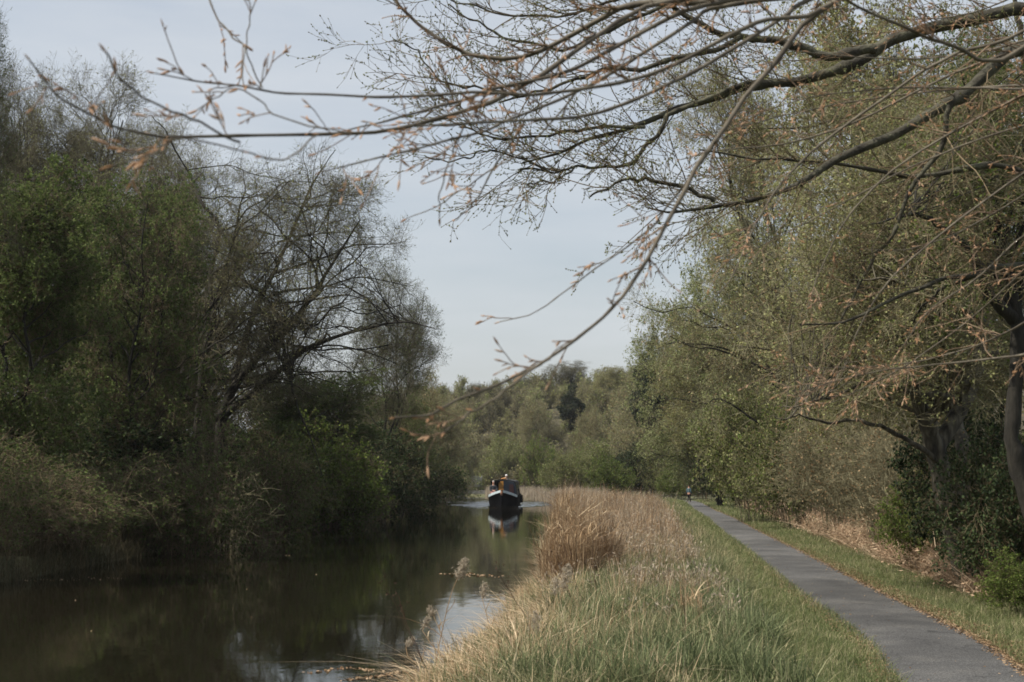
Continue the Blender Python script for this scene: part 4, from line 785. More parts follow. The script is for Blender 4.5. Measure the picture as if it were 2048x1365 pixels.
# reed clumps
GC = 'tall dry clumps in the reed bed'
def clump(label, px, py, d, top, w, n, mix=.7, russet=.3):
    c = W(px, py, d); z0 = float(max(HZ(c[0], d), -.02)); H = W(px, top, d)[2] - z0; r = w / 2 / F * d
    e = thing('reed_clump', label, 'reeds', (c[0], d, z0), 0, GC); g = G(); a = rng.random(n) * 6.283; q = np.sqrt(rng.random(n)) * r * .75
    P = np.stack([np.cos(a) * q, np.sin(a) * q, np.full(n, -.03)], 1); hh = H * (.25 + .75 * rng.random(n) ** .8) * (1 - .3 * rng.random(n) * (q / r)); k = rng.random(n) < mix
    g.blades(P[k], hh[k], .006, rng, .10, .12, K=5)
    nf = int(n * .35); pf = P[rng.integers(0, n, nf)] * 1.1 + [0, 0, 1] * (H * rng.uniform(.2, .8, nf))[:, None]; g.blades(pf, rng.uniform(.15, .4, nf), .006, rng, 1.2, 1.6, K=5); g.obj('reed_leaves', [M['dry']], e)
    g = G(); k2 = ~k; N2 = k2.sum(); b = P[k2]; a = a[k2]; t = b + np.stack([np.cos(a) * .12 * hh[k2], np.sin(a) * .12 * hh[k2], hh[k2] * .95], 1) + rng.normal(size=(N2, 3)) * .15
    S = bez(b, (b + t) / 2 + [0, 0, .1], t, 6); Rs = .0035 * np.linspace(1, .4, 6)[None].repeat(N2, 0); g.tubes(S, Rs, 3, 0, rng=rng)
    S2, R2 = spawn(rng, S, Rs, 6, .22, 4, .4, 1, (15, 45), .1, .12, r0=.002, ratio=.8); g.tubes(S2, R2, 3, 0, rng=rng); g.obj('dead_stems', [M['dryred']], e)
clump('broad straw reed clump right of the boat, nearest of the reed clumps', 1150, 1195, 22.5, 1030, 120, 900, .78)
clump('ragged reed clump on the water side of the broad one', 1112, 1185, 23.5, 1020, 75, 520, .8)
clump('tallest pale reed spire rising behind the front clumps', 1130, 1120, 28, 948, 75, 800, .92)
clump('slimmer reed spire leaning beside the tallest one', 1155, 1120, 27, 985, 60, 420, .85)
clump('brown stalk clump at the right of the front clumps', 1205, 1180, 24.0, 1025, 75, 520, .35)
clump('brown stalk clump between the spires and the bed', 1185, 1130, 30, 1000, 60, 300, .4)
clump('dark brown stalk clump farther back in the bed', 1235, 1060, 52, 972, 60, 400, .3)
clump('second dark stalk clump near the back of the bed', 1300, 1050, 60, 985, 60, 400, .35)
clump('straw clump near the path side of the bed', 1385, 1260, 15.5, 1165, 60, 160, .9)

# ------------------------------------------------------------------ narrowboat
B_black = paint('black_hull_paint', (0.004, 0.004, 0.005), .7, spec=.02); B_navy = paint('navy_canvas', (0.006, 0.014, 0.028), .85); B_white = paint('pale_blue_paint', (0.48, 0.57, 0.62), .5)
B_orange = paint('orange_paint', (0.42, 0.20, 0.04), .7); B_dark = paint('dark_cabin_paint', (0.008, 0.010, 0.010), .5, spec=.2); B_red = paint('maroon_panel', (0.03, 0.007, 0.009), .7)
B_glass = surf_mat('dark_window_glass', [(0.3, (0.01, 0.012, 0.014)), (0.7, (0.02, 0.024, 0.028))], 3, .08, 0); B_rope = surf_mat('brown_rope_fender', [(0.3, (0.12, 0.06, 0.035)), (0.7, (0.26, 0.14, 0.09))], 40, .95, .6)
B_brass = paint('brass_trim', (0.55, 0.42, 0.2), .3, metallic=.8); B_roof = paint('roof_grey_paint', (0.03, 0.032, 0.034), .6)
boat = thing('narrowboat', 'black narrowboat with pale bow panels coming down the canal', 'boat', tuple(BOAT), BROT)
# local: x across, y back from bow tip (bow at y=0 towards camera), z up from water
def hull():
    g = G(); st = [(0.0, .03, .02, 1.22, .0), (.35, .28, .10, 1.16, .0), (.9, .62, .34, 1.04, .0), (1.6, .88, .64, .92, 0), (2.4, 1.02, .88, .84, 0), (3.4, 1.08, 1.0, .80, 0), (13.5, 1.08, 1.0, .80, 0), (14.6, .95, .8, .86, 0), (15.3, .6, .4, .95, 0), (15.6, .2, .15, 1.0, 0)]
    rows = []
    for y, wt, wb, zt, _ in st:
        rows.append([(-wt, y, zt), (-wt - .03, y, zt - .12), (-wt, y, zt - .16), (-wb, y + .0, .05), (-wb * .92, y + .05, -.4), (wb * .92, y + .05, -.4), (wb, y, .05), (wt, y, zt - .16), (wt + .03, y, zt - .12), (wt, y, zt)])
    v = np.array(rows).reshape(-1, 3); n = 10; q = []
    for i in range(len(st) - 1):
        for j in range(n - 1): q.append([i * n + j, i * n + j + 1, (i + 1) * n + j + 1, (i + 1) * n + j])
    g.add(v, q); g.add(v[-n:], t=[[0, k, k + 1] for k in range(1, n - 1)]); return g
hl = hull().obj('hull', B_black, boat, True)
g = G(); g.tubes(np.array([(0, -.03, -.3), (0, -.05, .4), (0, -.03, 1.0), (0, .02, 1.3)]), np.array([.035, .04, .04, .03]), 6); g.obj('stem_post', B_black, boat)
for s in (-1, 1):   # pale panels along the top of the bow
    g = G(); a = [(.05, .075, 1.20), (.35, .31, 1.14), (.9, .655, 1.02), (1.6, .915, .90), (2.2, 1.03, .84)]; rows = []
    for y, w, zt in a: rows += [(s * (w + .012), y - .02, zt + .01), (s * (w + .005), y - .02, zt - .155)]
    q = [[2 * i, 2 * i + 1, 2 * i + 3, 2 * i + 2] for i in range(len(a) - 1)]
    rows2 = rows + [(x - s * .03, y + .02, z) for x, y, z in rows]; n = len(rows)
    q2 = q + [[b + n for b in reversed(f)] for f in q] + [[2 * i, 2 * i + 2, 2 * i + 2 + n, 2 * i + n] for i in range(len(a) - 1)]
    g.add(np.array(rows2), q2); g.obj('bow_panel', B_white, boat)
g = G(); g.ball((0, -.12, .98), (.10, .10, .17)); g.tubes(np.array([(-.02, -.1, 1.12), (0, -.02, 1.3), (.02, .2, 1.2)]), np.array([.015, .015, .015]), 5); g.obj('bow_fender', B_rope, boat, True)
g = G(); v = [(0, .1, 1.12), (-.55, .9, .98), (.55, .9, .98), (-.85, 1.7, .88), (.85, 1.7, .88)]; g.add(np.array(v), q=[[1, 3, 4, 2]], t=[[0, 1, 2]]); g.obj('foredeck', B_dark, boat)
def ext(prof, y0, y1, mat, name, par=None):
    g = G(); n = len(prof); v = [(x, y0, z) for x, z in prof] + [(x, y1, z) for x, z in prof]
    q = [[i, (i + 1) % n, (i + 1) % n + n, i + n] for i in range(n)]
    c = np.array(v); m0 = c[:n].mean(0); m1 = c[n:].mean(0); v += [tuple(m0), tuple(m1)]
    t = [[2 * n, (i + 1) % n, i] for i in range(n)] + [[2 * n + 1, i + n, (i + 1) % n + n] for i in range(n)]
    g.add(np.array(v), q, t); return g.obj(name, mat, par or boat)
cab = [(-1.0, .80), (-.86, 1.74), (-.80, 1.80), (-.4, 1.86), (0, 1.88), (.4, 1.86), (.80, 1.80), (.86, 1.74), (1.0, .80)]
cabin = ext(cab, 4.0, 13.2, B_dark, 'cabin')
roof = ext([(-.88, 1.80), (-.4, 1.885), (0, 1.905), (.4, 1.885), (.88, 1.80), (.88, 1.83), (.4, 1.93), (0, 1.945), (-.4, 1.93), (-.88, 1.83)], 3.85, 13.3, B_roof, 'roof')
# front cover (cratch) of dark canvas on the right, opened on the left
cover = ext([(.06, .86), (.06, 1.84), (.4, 1.83), (.80, 1.74), (.90, 1.30), (.97, .82)], 2.3, 3.98, B_navy, 'canvas_cover')
ext([(-.30, 1.0), (-.30, 1.80), (.0, 1.84), (.04, 1.84), (.04, 1.0)], 2.42, 2.5, B_orange, 'front_board')
ext([(-.86, 1.70), (-.86, 1.80), (-.23, 1.86), (-.23, 1.74)], 2.3, 3.98, B_black, 'rolled_cover')
ext([(.45, .95), (.45, 1.62), (.74, 1.58), (.80, .95)], 2.27, 2.295, B_red, 'cover_window', cover)
g = G(); g.tubes(np.array([(-.86, 2.4, .86), (-.84, 2.4, 1.72)]), np.array([.025, .025]), 6); g.obj('corner_post', B_black, boat)
for s in (-1, 1):
    for k, y in enumerate((5.0, 7.0, 9.2, 11.2)):
        g = G(); x0 = s * .955; v = []
        fr = np.array([(y, 1.10), (y + .9, 1.10), (y + .9, 1.55), (y, 1.55)])
        for (yy, zz) in fr: v.append((s * (1.0 - (zz - .8) * .149) + s * .012, yy, zz))
        v = v + [(x - s * .03, yy, zz) for x, yy, zz in v]
        g.add(np.array(v), q=[[0, 1, 2, 3], [4, 7, 6, 5], [0, 4, 5, 1], [1, 5, 6, 2], [2, 6, 7, 3], [3, 7, 4, 0]]); g.obj('window', B_glass, cabin)
    g = G(); g.tubes(np.array([(s * .78, 4.0, 1.93), (s * .78, 8, 1.94), (s * .78, 13.1, 1.93)]), np.array([.016] * 3), 5); g.obj('handrail', B_brass, roof)
g = G(); g.box((.95, 9.5, 1.0), (.16, .16, .5)); g.obj('side_fender', B_black, boat)
g = G(); g.tubes(np.array([(1.16, 12.0, .75), (1.17, 12.0, .15)]), np.array([.07, .07]), 8); g.tubes(np.array([(1.16, 8.0, .75), (1.17, 8.0, .2)]), np.array([.07, .07]), 8); g.obj('rope_fender', B_black, boat)
g = G(); g.tubes(np.array([(0, 14.6, .9), (0, 14.9, 1.5), (0, 14.2, 1.62)]), np.array([.03, .03, .025]), 6); g.obj('tiller', B_brass, boat)
# things carried on the roof
r1 = thing('rolled_tarpaulin', 'orange bundle lying on the boat roof', 'bundle', BOAT + np.array([.10, 4.2, 1.94]), BROT + 1.2)
g = G(); K = 9; P = np.stack([np.linspace(-.1, .62, K), rng.normal(size=K) * .02, .07 + .02 * rng.normal(size=K)], 1); g.tubes(P, .075 * np.array([.3, .8, 1, 1.1, .9, 1, .9, .7, .2]), 8); P2 = P + [0.05, .13, -.01]; g.tubes(P2, .06 * np.array([.3, .8, 1, .9, 1.1, 1, .9, .6, .2]), 8)
o = g.obj('bundle_cloth', paint('orange_canvas', (0.62, 0.30, 0.11), .9), r1, True)
g = G(); g.box((.62, .1, .05), (.22, .2, .1), taper=.8); g.ball((.62, .1, .12), (.05, .05, .08)); g.obj('pale_pot', paint('pale_enamel', (0.55, 0.57, 0.5), .5), r1)

# ------------------------------------------------------------------ people (skin-modified skeletons)
def skin_body(name, joints, edges, mat, parent, root=0, sub=2):
    me = bpy.data.meshes.new(name); me.from_pydata([j[0] for j in joints], edges, []); o = bpy.data.objects.new(name, me); COL.objects.link(o)
    o.parent = parent; md = o.modifiers.new("skin", 'SKIN'); md.use_smooth_shade = True
    for i, j in enumerate(joints):
        r = j[1]; me.skin_vertices[0].data[i].radius = (r, r) if np.isscalar(r) else r
        me.skin_vertices[0].data[i].use_root = (i == root)
    o.modifiers.new("sub", 'SUBSURF').levels = sub; o.modifiers["sub"].render_levels = sub; me.materials.append(mat); return o
def mat_plain(n, c, r=.8): return paint(n, c, r, .1, scale=12)
SKIN = mat_plain('skin', (0.48, 0.27, 0.20), .55)
def person(label, loc, rz, scale, top_m, leg_m, hair_m, hair_r, seated=False, arms='down', group='people'):
    e = thing('person', label, 'person', loc, rz, group); e.scale = (scale,) * 3
    hz = .95 if not seated else .45
    J = [((0, 0, hz), (.15, .11)), ((0, 0, hz + .18), (.14, .10)), ((0, 0, hz + .38), (.17, .11)), ((0, 0, hz + .50), (.10, .08)), ((0, -.01, hz + .58), .055), ((0, -.02, hz + .66), .075), ((0, -.02, hz + .76), .085), ((0, -.01, hz + .83), .055)]
    E = [(0, 1), (1, 2), (2, 3), (3, 4), (4, 5), (5, 6), (6, 7)]
    def chain(start, pts):
        prev = start
        for p, r in pts: J.append((p, r)); E.append((prev, len(J) - 1)); prev = len(J) - 1
        return prev
    hands = []
    for s in (-1, 1):
        if arms == 'down': pts = [((s * .19, 0, hz + .45), .06), ((s * .25, .02, hz + .18), .048), ((s * .24, -.08, hz - .04), .034), ((s * .235, -.11, hz - .11), .03)]
        else: pts = [((s * .19, 0, hz + .45), .06), ((s * .25, -.08, hz + .2), .048), ((s * .10, -.28, hz + .16), .034), ((s * .05, -.33, hz + .17), .03)]
        chain(3, pts); hands.append(np.array(pts[-1][0]))
        if seated: chain(0, [((s * .10, -.05, hz - .02), .09), ((s * .12, -.45, hz), .068), ((s * .12, -.47, .10), .045), ((s * .12, -.58, .05), .04)])
        else: chain(0, [((s * .09, 0, hz - .12), .09), ((s * .10, -.05 * s - .03, .50), .062), ((s * .10, .14 * s, .10), .04), ((s * .10, .14 * s - .13, .04), .038)])
    skin_body('body', J, E, SKIN, e)
    # clothing: jacket and trousers slightly larger than the body
    k = 1.12; JJ = [(p, (r[0] * k + .012, r[1] * k + .012) if not np.isscalar(r) else r * k + .012) for p, r in J]
    nm = 8; per = 8
    jj = [JJ[i] for i in range(4)]; ee = [(0, 1), (1, 2), (2, 3)]
    for a in range(2):
        o_ = nm + a * per; b = len(jj); jj += [JJ[o_], JJ[o_ + 1], JJ[o_ + 2]]; ee += [(3, b), (b, b + 1), (b + 1, b + 2)]
    skin_body('jacket', jj, ee, top_m, e)
    jj = [JJ[0]]; ee = []
    for a in range(2):
        o_ = nm + a * per + 4; b = len(jj); jj += [JJ[o_], JJ[o_ + 1], JJ[o_ + 2]]; ee += [(0, b), (b, b + 1), (b + 1, b + 2)]
    skin_body('trousers', jj, ee, leg_m, e)
    g = G(); g.ball((0, .005, hz + .80), (.092 * hair_r, .10 * hair_r, .075 * hair_r), nu=14); g.obj('hair', hair_m, e, True)
    g = G()
    for s in (-1, 1): g.ball((s * .032, -.098, hz + .75), (.012, .008, .009), nu=8, nv=6)
    g.obj('eyes', mat_plain('dark_eyes', (.02, .015, .012), .3), e, True)
    g = G(); g.add(np.array([(-.012, -.095, hz + .70), (.012, -.095, hz + .70), (0, -.125, hz + .705), (0, -.098, hz + .75)]), t=[[0, 1, 2], [0, 2, 3], [1, 3, 2]]); g.box((0, -.096, hz + .672), (.045, .01, .01)); g.obj('nose_and_mouth', mat_plain('lips', (0.42, 0.2, 0.16), .5), e)
    for hnd, s in zip(hands, (-1, 1)):
        g = G(); d0 = np.array([0, -.35, -.9]) if arms == 'down' else np.array([-s * .3, -.9, -.1]); d0 = d0 / np.linalg.norm(d0)
        sd = nrm(np.cross(d0, [0, 0, 1.]) if arms != 'down' else np.array([0, 1., -.3])); c = hnd + d0 * .02; pa = np.stack([hnd - d0 * .01, c + d0 * .03, c + d0 * .06])
        g.tubes(pa, np.array([.026, .034, .03]), 8, cap=True)
        for i, L_ in enumerate((.065, .075, .07, .055)):
            b = c + d0 * .055 + sd * (i - 1.5) * .019; cur = np.array([0, 0, -.02]) if arms != 'down' else np.array([-s * .018, 0, 0]); g.tubes(np.stack([b, b + d0 * L_ * .4, b + d0 * L_ * .75 + cur, b + d0 * L_ * .9 + cur * 2.2]), np.array([.0088, .0085, .008, .006]), 6, cap=True)
        b = c + sd * -.032; g.tubes(np.stack([b, b - sd * .02 + d0 * .025, b - sd * .025 + d0 * .05]), np.array([.011, .010, .007]), 6, cap=True)
        g.obj('hand', SKIN, e, True)
    return e
def on_boat(x, y, z):
    c, s = math.cos(BROT), math.sin(BROT); return (BOAT[0] + x * c - y * s, BOAT[1] + x * s + y * c, z)
person('person with grey hair in a dark top sitting in the open bow', on_boat(-.66, 2.0, .56), BROT + .15, 1.0, mat_plain('dark_grey_jacket', (.035, .04, .05)), mat_plain('dusty_pink_trousers', (.35, .19, .18)), mat_plain('grey_hair', (.4, .38, .36)), .9, True, 'lap', 'people on the boat')
person('person with white hair steering at the stern of the boat', on_boat(-.12, 14.0, .55), BROT, .98, mat_plain('navy_jacket', (.02, .025, .045)), mat_plain('black_trousers', (.02, .02, .02)), mat_plain('white_hair', (.75, .74, .72)), 1.12, False, 'lap', 'people on the boat')
wp_ = W(1378, 1003, 108); wx = float(wp_[0])
wk = person('small figure in a dark blue jacket walking on the far towpath', (wx, 108, float(HZ(wx, 108)) + .03), 2.6, .72, mat_plain('slate_blue_jacket', (.055, .10, .125)), mat_plain('charcoal_trousers', (.02, .02, .022)), mat_plain('brown_hair', (.05, .035, .025)), 1.0, False, 'down', 'people')
# ---- pale lattice gate on the far bank
gp = W(949, 974, 172); gz = float(gp[2]); gz0 = float(HZ(gp[0], 172))
gate = thing('lattice_gate', 'pale lattice panel standing on the far bank left of the boat', 'gate', (gp[0], 172, gz0), 0.1)
Mg = paint('weathered_pale_wood', (0.42, 0.42, 0.41), .8); w_, h_ = 1.75, 1.30; zb = gz - gz0
for nm, xs_ in (('post', -w_ / 2), ('post', w_ / 2)):
    g = G(); g.box((xs_, 0, (zb + h_) / 2 - .1), (.09, .09, zb + h_ + .3)); g.obj(nm, Mg, gate)
g = G()
for k in range(9): g.box((0, 0.03, zb + .05 + k * (h_ - .1) / 8), (w_ - .1, .02, .05))
for k in range(11): g.box((-w_ / 2 + .12 + k * (w_ - .24) / 10, -.0, zb + h_ / 2), (.05, .02, h_))
g.obj('lattice', Mg, gate)
st = thing('stone_landing', 'grey stone landing below the lattice panel on the far bank', 'landing', (gp[0] - .3, 171, 0), .1)
g = G(); g.box((0, 0, gz0 / 2 + .1), (3.6, 1.2, .55 + gz0)); g.box((.2, -.1, gz0 + .40), (3.0, .8, .06)); g.obj('stone_block', surf_mat('grey_stone', [(.3, (.16, .155, .14)), (.7, (.30, .29, .27))], 2, .9, .5), st)

# ------------------------------------------------------------------ overhanging boughs
def bough_tree(name, label, trunk_pts, trunk_r, mains, bark, twm, budm, seed, tw_n, bud_len, spec):
    """trunk stands beyond the right edge; mains = (pixel path, depth path, radius at thick end, radius at tip)"""
    rng = np.random.default_rng(seed); tp = np.array(trunk_pts, float); x0 = tp[0]
    e = thing(name, label, 'tree', x0, 0, 'trees reaching over the towpath')
    T = G(); q = np.stack([np.interp(np.linspace(0, len(tp) - 1, 24), np.arange(len(tp)), (tp - x0)[:, j]) for j in range(3)], 1); q[1:] += rng.normal(size=(23, 3)) * .012
    T.tubes(q, np.interp(np.linspace(0, 1, 24), [0, .08, 1], [trunk_r * 1.5, trunk_r, trunk_r * .45]), 14); T.obj('trunk', [bark], e, True)
    allP = []; allR = []
    for m in mains:
        pts, dd, r1, r2 = m; P = np.array([W(a, b, d) for (a, b), d in zip(pts, np.interp(np.linspace(0, 1, len(pts)), np.linspace(0, 1, len(dd)), dd))]) - x0
        if len(m) > 4 or True:
            K = 18; t = np.linspace(0, len(P) - 1, K); i = np.clip(t.astype(int), 0, len(P) - 2); w = (t - i)[:, None]; Pm = np.pad(P, ((1, 1), (0, 0)), mode='edge'); a, b, c, d = Pm[i], Pm[i + 1], Pm[i + 2], Pm[i + 3]
            Q = .5 * (2 * b + (-a + c) * w + (2 * a - 5 * b + 4 * c - d) * w ** 2 + (-a + 3 * b - 3 * c + d) * w ** 3)
        Q[1:-1] += rng.normal(size=(K - 2, 3)) * (.0015 if bud_len > .015 else .01)
        allP.append(Q); allR.append(np.linspace(r1, r2, K))
    allP = np.array(allP); allR = np.array(allR) * (.8 if bud_len > .015 else 1)
    for P, Rr in zip(allP, allR):
        g = G(); K = 60; t = np.linspace(0, 17, K); i = np.clip(t.astype(int), 0, 16); w = (t - i); P2 = P[i] * (1 - w[:, None]) + P[i + 1] * w[:, None]; R2 = Rr[i] * (1 - w) + Rr[i + 1] * w
        nb = 1 + .04 * rng.normal(size=K) + (.2 if bud_len > .015 else .35) * (rng.random(K) < .10); g.tubes(P2, R2 * nb, 8, 0, cap=True); g.obj('bough', [bark], e, True)
    C = G(); nt_, L1, L2, L3, n2, n3, upb, tr_ = spec
    ln_ = np.linalg.norm(np.diff(allP, axis=1), axis=2).sum(1); ri = np.repeat(np.arange(len(allP)), np.maximum(2, (ln_ * tw_n).astype(int)))
    ri = ri[:]; dl = (allP[:, -1, 1] + x0[1]); dl = dl / dl.max(); S1, R1 = spawn(rng, allP[ri], allR[ri], 1, (L1 * dl ** 1.4)[ri], 6, .02, 1, (22, 55), tr_, .13, r0=.0045, taper=.45, ratio=.6, lenfall=.3, bias=upb); C.tubes(S1, np.maximum(R1, .0012), 5, 0, rng=rng)
    S2, R2 = spawn(rng, S1, R1, n2, L2, 5, .1, 1, (25, 55), tr_, .13, r0=.0024, taper=.6, ratio=.8, lenfall=.3); C.tubes(S2, np.maximum(R2, .0011), 4, 0, rng=rng)
    ends = [S1, S2]
    if n3:
        S3, R3 = spawn(rng, S2, R2, n3, L3, 4, .1, 1, (25, 55), tr_, .1, r0=.0018, taper=.7, ratio=.9, lenfall=.2); C.tubes(S3, np.maximum(R3, .001), 4, 0, rng=rng); ends.append(S3)
    for S in ends + [allP]:
        tip = S[:, -1]; tn = nrm(S[:, -1] - S[:, -2]); extra = rng.integers(0, len(S), int(len(S) * (1.6 if bud_len > .015 else 2.6))); p2, t2 = interp_par(S[extra], rng.uniform(.25, .95, len(extra)))
        rv = rng.normal(size=p2.shape); d2 = nrm(t2 * .75 + nrm(rv - (rv * t2).sum(1, keepdims=True) * t2) * .6); B = np.concatenate([tip, p2]); D = np.concatenate([tn, d2]); n = len(B)
        L = bud_len * rng.uniform(.7, 1.3, n); wv = L * (.115 if bud_len > .015 else .3); K = np.array([0, .2, .5, .8, 1.0]); Kr = np.array([.35, .8, 1, .6, .1])
        bend = rng.normal(size=(n, 3)) * .12
        BP = B[:, None] + (D[:, None] * K[None, :, None] + bend[:, None] * (K ** 2)[None, :, None]) * L[:, None, None]; C.tubes(BP, wv[:, None] * Kr[None], 6, 1, rng=rng)
    C.obj('twigs', [M[twm], M[budm]], e, True)
    return e
beech_tr = [(4.3, 3.2, .25), (4.2, 3.3, 1.5), (4.15, 3.4, 3), (4.0, 3.6, 4.5), (3.8, 3.9, 6.0), (3.6, 4.2, 7.5)]
tb = (2450, -260)
mains = [
    ([tb, (2000, -60), (1560, -8), (1420, 3), (1300, 6), (1235, 18), (1180, 50), (1110, 88), (1060, 110), (1010, 119), (935, 107), (870, 75), (815, 30), (790, 0), (765, -25)], [4, 4.4, 4.6, 4.6, 4.7], .017, .005),
    ([tb, (1900, -120), (1620, 0), (1586, 20), (1549, 45), (1474, 95), (1375, 150), (1300, 187), (1224, 219), (1149, 235), (1050, 241), (925, 249), (850, 251), (760, 262), (640, 268)], [3.9, 3.7, 3.3, 3.0, 2.8], .009, .0018),
    ([(1700, -80), (1480, -20), (1278, 17), (1224, 52), (1144, 107), (1050, 172), (950, 217), (850, 243), (780, 262), (700, 267), (560, 270), (400, 272), (340, 275), (250, 262), (180, 230), (120, 200), (60, 122)], [3.8, 3.4, 3.1, 2.7, 2.3], .009, .0018),
    ([(1700, -60), (1500, -5), (1410, 10), (1350, 30), (1249, 85), (1149, 137), (1099, 155), (1000, 175), (900, 207), (850, 222), (800, 235), (740, 252), (690, 262)], [3.8, 3.5, 3.2, 3.0], .009, .002),
    ([(1660, -50), (1560, 0), (1430, 12), (1400, 33), (1350, 65), (1274, 117), (1224, 147), (1149, 187), (1074, 219), (1012, 242), (962, 264), (875, 287), (790, 308), (700, 333), (640, 345)], [3.9, 3.6, 3.3, 3.0, 2.8], .008, .0016),
    ([(1760, -60), (1674, 0), (1616, 32), (1524, 41), (1462, 72), (1360, 125), (1300, 150), (1230, 168), (1140, 182), (1060, 190), (950, 186), (870, 191), (760, 195), (655, 193), (558, 186), (475, 171), (400, 163), (310, 147)], [3.6, 3.3, 3.1, 2.9, 2.7], .008, .0016),
    ([(1760, -60), (1674, 0), (1616, 32), (1580, 95), (1520, 155), (1480, 210), (1440, 270), (1395, 330), (1375, 375), (1345, 425), (1310, 490), (1280, 545), (1240, 600), (1200, 640), (1150, 680), (1090, 725), (1040, 755), (960, 785), (890, 815), (850, 833), (790, 836)], [3.6, 3.4, 3.2, 3.0, 2.7], .0095, .0024),
    ([(1100, 718), (1040, 758), (1000, 790), (960, 815), (920, 843), (890, 865)], [2.9, 2.8], .003, .0022),
    ([(1430, 285), (1400, 330), (1345, 400), (1299, 459), (1237, 507), (1170, 554), (1100, 606), (1060, 630), (1000, 644)], [3.3, 3.6, 3.8], .0035, .0015),
    ([(1150, 187), (1073, 280), (1000, 330), (930, 375), (880, 408), (813, 438)], [3.4, 3.7], .003, .0015),
    ([(1050, 241), (980, 350), (960, 390), (935, 420), (910, 441)], [3.2, 3.5], .003, .0015),
    ([(930, 250), (900, 320), (882, 380), (879, 436)], [3.0, 3.1], .0025, .0014),
    ([(395, -60), (418, -10), (430, 30), (450, 55), (470, 82), (487, 88), (485, 120), (488, 174)], [3.2, 3.0], .003, .0015),
    ([(525, 176), (500, 125), (493, 85), (497, 45), (510, 5)], [2.9, 2.9], .002, .0014),
    ([(480, 285), (410, 250), (350, 225), (280, 190), (235, 150), (212, 105)], [2.4, 2.2], .003, .002),
    ([(700, 268), (560, 235), (520, 200), (470, 178), (430, 195), (395, 220)], [2.6, 2.6], .002, .0015),
    ([(640, 268), (560, 320), (480, 300), (360, 275), (300, 310), (225, 332)], [2.4, 2.2], .002, .0015),
    ([tb, (2048, 100), (1900, 90), (1820, 60), (1730, 20), (1660, -20)], [3.8, 3.4], .008, .004),
    ([tb, (2100, 40), (1900, 110), (1750, 210), (1640, 290), (1560, 370), (1500, 470), (1460, 560), (1400, 620)], [4.4, 4.6, 4.4], .008, .0016),
    ([tb, (2200, 100), (2048, 190), (1930, 250), (1800, 330), (1700, 430), (1640, 540), (1610, 640)], [4.4, 4.9, 4.8], .008, .0016),
    ([tb, (2300, 200), (2120, 300), (2000, 380), (1880, 470), (1780, 560), (1720, 650), (1680, 760)], [4.6, 5.1, 5.0], .008, .0016),
    ([tb, (2250, 60), (2048, 95), (1880, 160), (1700, 250), (1560, 290), (1440, 300), (1360, 320)], [4.6, 5.0, 5.0], .008, .0018),
    ([tb, (2350, 260), (2150, 420), (2048, 470), (1950, 560), (1860, 620), (1800, 700)], [4.6, 5.4, 5.4], .008, .0016),
]
rr_ = np.random.default_rng(555)
for i in range(9):
    y0_ = -80 + i * 85 + rr_.uniform(-30, 30); L_ = rr_.uniform(450, 800); sl = rr_.uniform(.25, .75); t_ = np.linspace(0, 1, 7)
    pts_ = [(2180 - L_ * t, y0_ + L_ * sl * t + 60 * math.sin(3 * t + i) - 120 * t * t * (i % 2)) for t in t_]; dd_ = rr_.uniform(4.6, 6.4)
    mains.append(([tb] + pts_, [4.4, dd_, dd_ - .3], .007, .0016))
bough_tree('beech_tree', 'near beech reaching thin brown budded branches across the sky from the right', beech_tr, .17, mains, M['beech_bark'], 'beech_twig', 'bud', 201, 6.5, .018,
           (0, .24, .09, .08, 2, 0, np.array([-.3, 0, .1]), .0))
far_tr = [(5.6, 10.2, .4), (5.5, 10.2, 1.6), (5.3, 10.1, 3), (5.1, 10, 4.4), (4.9, 9.9, 5.8), (4.5, 9.8, 7.5)]
ta = (2550, 250)
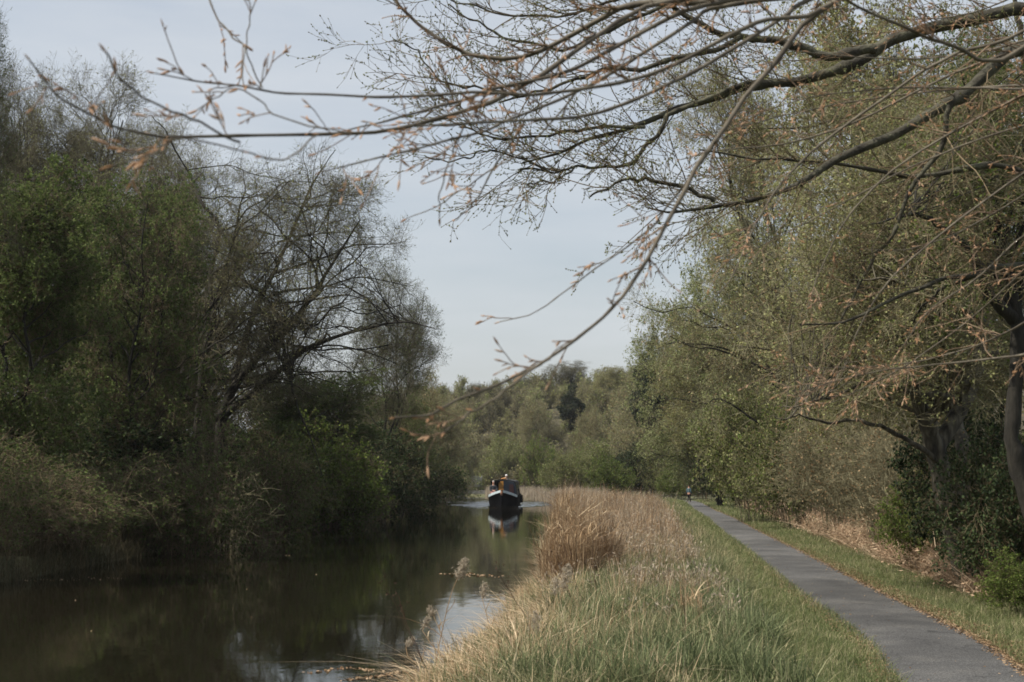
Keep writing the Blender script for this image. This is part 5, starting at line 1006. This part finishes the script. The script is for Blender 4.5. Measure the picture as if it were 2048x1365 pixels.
mains = [
    ([ta, (2250, 40), (2048, 15), (1980, 35), (1880, 55), (1800, 70), (1740, 105), (1700, 130), (1620, 155), (1560, 170), (1500, 165), (1460, 190), (1400, 205), (1350, 225), (1290, 250), (1230, 270), (1170, 280), (1110, 302), (1045, 326)], [10, 9.6, 9.2], .056, .006),
    ([(1750, 98), (1700, 112), (1640, 108), (1590, 95), (1540, 80), (1480, 75), (1440, 68), (1400, 45), (1350, 15), (1320, -10)], [9.5, 9.4], .036, .015),
    ([(1500, 165), (1420, 200), (1340, 230), (1320, 262), (1290, 300), (1250, 333), (1200, 331), (1150, 333), (1100, 345), (1040, 339)], [9.4, 9.3], .018, .006),
    ([ta, (2300, 140), (2100, 95), (2020, 105), (1960, 160), (1900, 210), (1800, 260), (1720, 297), (1650, 335), (1600, 372), (1500, 402), (1430, 412), (1360, 420), (1295, 416)], [9.8, 9.3, 9.0], .056, .005),
    ([(1430, 402), (1390, 380), (1330, 368), (1280, 358), (1240, 363), (1210, 380), (1180, 394)], [9.0, 9.0], .016, .006),
    ([(1150, 333), (1125, 350), (1100, 363), (1055, 371)], [9.3, 9.3], .007, .005),
    ([(1480, 75), (1440, 100), (1350, 118), (1290, 138), (1240, 143), (1190, 150), (1140, 168), (1090, 180), (1050, 195), (1000, 205)], [9.4, 9.2], .02, .006),
    ([(1350, 15), (1290, 30), (1210, 60), (1144, 98), (1080, 92), (1010, 78), (980, 55), (940, 40), (900, 10)], [9.4, 9.4], .014, .005),
    ([(1330, -5), (1240, -5), (1200, 8), (1160, 22), (1100, 33), (1040, 33), (990, 25), (920, 10), (880, -10)], [9.4, 9.5], .012, .005),
    ([(1290, 255), (1180, 258), (1130, 262), (1090, 275), (1000, 278), (960, 265), (920, 255)], [9.3, 9.3], .012, .005),
    ([(1040, 195), (960, 175), (900, 170), (860, 140), (830, 100), (790, 80)], [9.2, 9.2], .008, .004),
    ([(1100, 345), (1050, 320), (990, 305), (960, 305), (935, 318), (880, 320), (850, 312)], [9.3, 9.3], .007, .004),
    ([ta, (2300, 420), (2100, 520), (1980, 540), (1900, 560), (1800, 590), (1700, 640), (1600, 650)], [9.8, 9.5, 9.2], .03, .005),
    ([ta, (2300, 320), (2100, 360), (2000, 330), (1900, 350), (1800, 345), (1700, 330), (1600, 320), (1500, 318), (1400, 300)], [9.8, 9.6, 9.2], .026, .005),
    ([(1900, 212), (1880, 300), (1820, 380), (1790, 460), (1750, 520), (1700, 600), (1650, 700)], [9.2, 9.5], .02, .005),
]
bough_tree('gnarled_tree', 'mossy dark boughed tree reaching in from the upper right with opening buds', far_tr, .24, mains, M['alder_bark'], 'twig_brown', 'bud_green', 301, 6, .013,
           (0, .75, .35, .16, 5, 4, np.array([-.2, 0, .35]), .05))

# ------------------------------------------------------------------ thin spring haze
g = G(); g.box((0, 650, 29.5), (1900, 1560, 64)); hz = bpy.data.materials.new('haze_air'); hz.use_nodes = True; hn = hz.node_tree; hn.nodes.clear()
ho = hn.nodes.new("ShaderNodeOutputMaterial"); hv = hn.nodes.new("ShaderNodeVolumePrincipled"); hv.inputs['Density'].default_value = 0.00015; hv.inputs['Color'].default_value = (0.86, 0.90, 0.95, 1); hv.inputs['Anisotropy'].default_value = 0.2
hn.links.new(hv.outputs[0], ho.inputs['Volume']); tag(g.obj('haze', hz), 'thin pale haze in the air', 'haze', kind='stuff')
